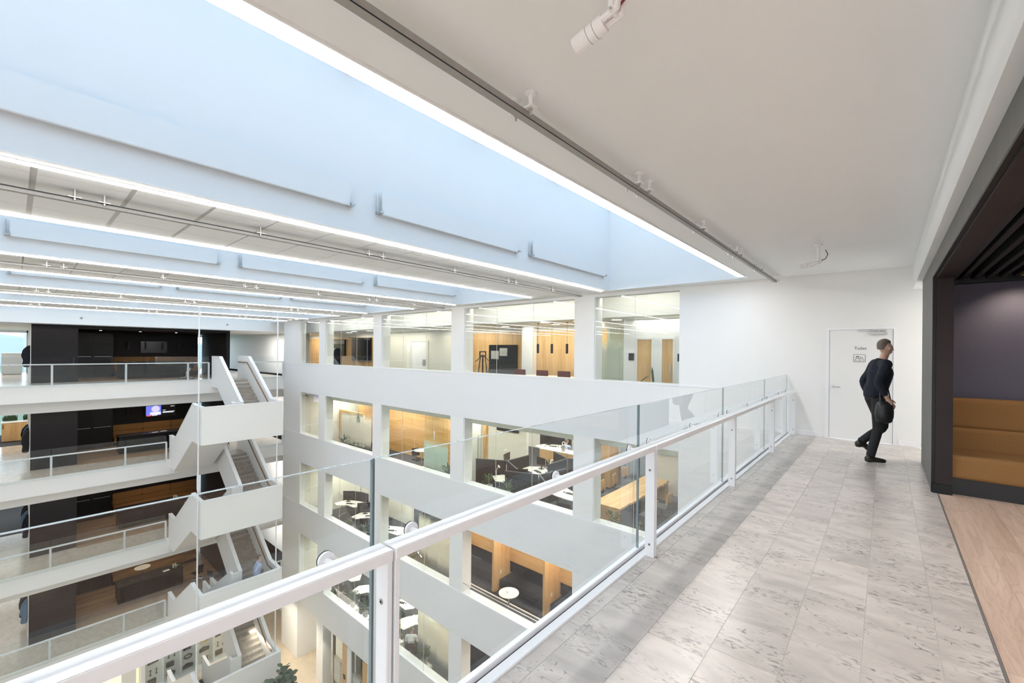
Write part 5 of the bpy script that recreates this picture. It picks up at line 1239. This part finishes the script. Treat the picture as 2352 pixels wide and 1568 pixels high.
# lit display wall
t = thing('display_case', 'tall lit white display wall of small objects below the stair', 'display case', (-27.5, 6.2, G))
CASEB = mat('display_back', (.78, .77, .72, 1), .6, var=.03)
B(-27.75, -27.6, 4.35, 8.0, G + .4, G + 2.45).build('back', CASEB, t); B(-27.75, -27.2, 4.2, 8.2, G + 2.45, G + 3.1).build('header', WHITE, t); B(-27.75, -27.2, 4.2, 8.2, G, G + .4).build('base', WHITE, t)
B(-27.75, -27.2, 4.2, 4.36, G + .4, G + 2.45).build('side', WHITE, t); B(-27.75, -27.2, 7.98, 8.2, G + .4, G + 2.45).build('side', WHITE, t)
for i in range(1, 5): B(-27.6, -27.25, 4.36 + .724 * i - .012, 4.36 + .724 * i + .012, G + .4, G + 2.45).build('divider', STEEL, t)
for i in range(5): B(-27.5, -27.4, 4.42 + .724 * i, 5.02 + .724 * i, G + 2.435, G + 2.45).build('lamp', LED, t)
for i in range(5): B(-27.26, -27.25, 4.37 + .724 * i, 5.07 + .724 * i, G + .4, G + 2.44).build('glass_front', GLASS, t)
t.location.x -= .34
rnd = random.Random(11)
row = ['bottom', 'lower', 'upper', 'top']
for i in range(5):
    yc = 4.36 + .724 * i + .36
    for j in range(4):
        zc = G + .62 + j * .5
        m_ = BRASS if (i, j) in ((0, 3), (3, 2), (4, 3)) else TERRA
        kind = (i * 3 + j * 5) % 4
        if kind == 0: mb = MB().box(-27.6, -27.5, yc - .2, yc + .12, zc - .12, zc + .12).box(-27.5, -27.46, yc - .15, yc + .07, zc - .07, zc + .07)
        elif kind == 1: mb = MB().lathe([(0, 0), (.05, 0), (.02, .05), (.02, .2), (.05, .24), (0, .26)], -27.45, yc - .12, 12, zc - .1).lathe([(0, 0), (.05, 0), (.02, .05), (.02, .2), (.05, .24), (0, .26)], -27.45, yc + .12, 12, zc - .1)
        elif kind == 2: mb = MB().prism([(yc - .22, zc - .1), (yc + .2, zc - .06), (yc + .22, zc + .06), (yc - .05, zc + .14), (yc - .2, zc + .04)], -27.6, -27.5, 'X')
        else: mb = MB().tube([(-27.55, yc + .16 * math.cos(a), zc + .10 * math.sin(a)) for a in [q * .45 for q in range(15)]], .035, 8)
        o = mb.build('exhibit', m_); o.location.x = -.34; tag(o, '%s object in the %s row of the display wall, column %s from the left' % ('golden' if m_ is BRASS else 'dark', row[j], ordn[i]), 'exhibit', 'display wall exhibits')
t = thing('low_cabinet', 'row of low white cabinets along the ground floor left of the display wall', 'cabinet', (-33, 1, G))
for i in range(8): B(-33.0, -32.5, -2.6 + .9 * i, -1.71 + .9 * i, G + .08, G + .85).build('door', CREAM, t)
B(-33.1, -32.55, -2.6, 4.6, G, G + .08).build('plinth', WHITE, t); B(-33.1, -32.48, -2.62, 4.62, G + .85, G + .88).build('worktop', DESKW, t)
struct('wall_ground_left', MB().box(-33.4, -33.1, YN, 4.6, G, G + 3.1).box(-33.4, -29, 4.6, 4.75, G, G + 3.1), WHITE)
struct('column', B(-28.6, -28.1, 3.55, 4.1, G, G + 3.1), WHITE)
# fiddle leaf fig
t = thing('fig_tree', 'tall fiddle leaf fig standing on the ground floor beside the stair', 'tree', (-20, 7.9, G))
MB().lathe([(0, 0), (.3, 0), (.36, .55), (.31, .55), (.3, .48), (0, .48)], -20, 7.9, 20, G).build('pot', POTM, t)
tk = MB(); rnd = random.Random(9); tips = []
for i in range(9):
    a = i * .7 + rnd.uniform(-.2, .2); r_ = rnd.uniform(.25, .85); h = rnd.uniform(2.4, 3.35)
    p = [(-20, 7.9, G + .45), (-20 + .2 * r_ * math.cos(a), 7.9 + .2 * r_ * math.sin(a), G + 1.5), (-20 + r_ * math.cos(a), 7.9 + r_ * math.sin(a), G + h)]
    tk.tube(p, [.035, .022, .008], 6); tips.append(p)
tk.build('trunk', mat('fig_bark', (.12, .09, .06, 1), .9, var=.3), t)
lm = MB(); n_ = 8; vs_ = [(0, 0, 0)]
for q in range(1, 6):
    u = q / 5; w_ = .125 * math.sin(math.pi * min(1, u * .92 + .04)) * (.75 + .5 * u); vs_ += [(u * .34, w_, .03 * math.sin(u * 3)), (u * .34, 0, .03 * math.sin(u * 3) - .02), (u * .34, -w_, .03 * math.sin(u * 3))]
fs_ = [(0, 2, 1), (0, 3, 2)]
for q in range(4):
    b_ = 1 + 3 * q; fs_ += [(b_, b_ + 1, b_ + 4, b_ + 3), (b_ + 1, b_ + 2, b_ + 5, b_ + 4)]
lm._add(vs_, fs_); lme = lm.mesh('leaf', LEAFD, True)
for i in range(270):
    p = tips[i % len(tips)]; u = rnd.uniform(.25, 1.0); b_ = Vector(p[1]).lerp(Vector(p[2]), u)
    a = rnd.uniform(0, 6.28); el = rnd.uniform(-.7, .6)
    o = bpy.data.objects.new('leaf', lme); COL.objects.link(o); o.location = b_; o.rotation_euler = (rnd.uniform(-.5, .5), el, a); s_ = rnd.uniform(.85, 1.35); o.scale = (s_, s_, s_)
    o.parent = t; o.matrix_parent_inverse = WM(t).inverted()

for i, y in enumerate((2.05, 7.9)):
    q = MB().lathe([(0, 0), (.05, 0), (.04, .03), (0, .04)], 0, 0, 12).build('wall_sensor', TRACKM); q.location = (-28.1, y, 3.0); q.rotation_euler.y = R(90)
    tag(q, 'small dark sensor on the white bulkhead, %s' % ('over the cupboard end of the kitchen', 'over the stair end of the kitchen')[i], 'sensor')
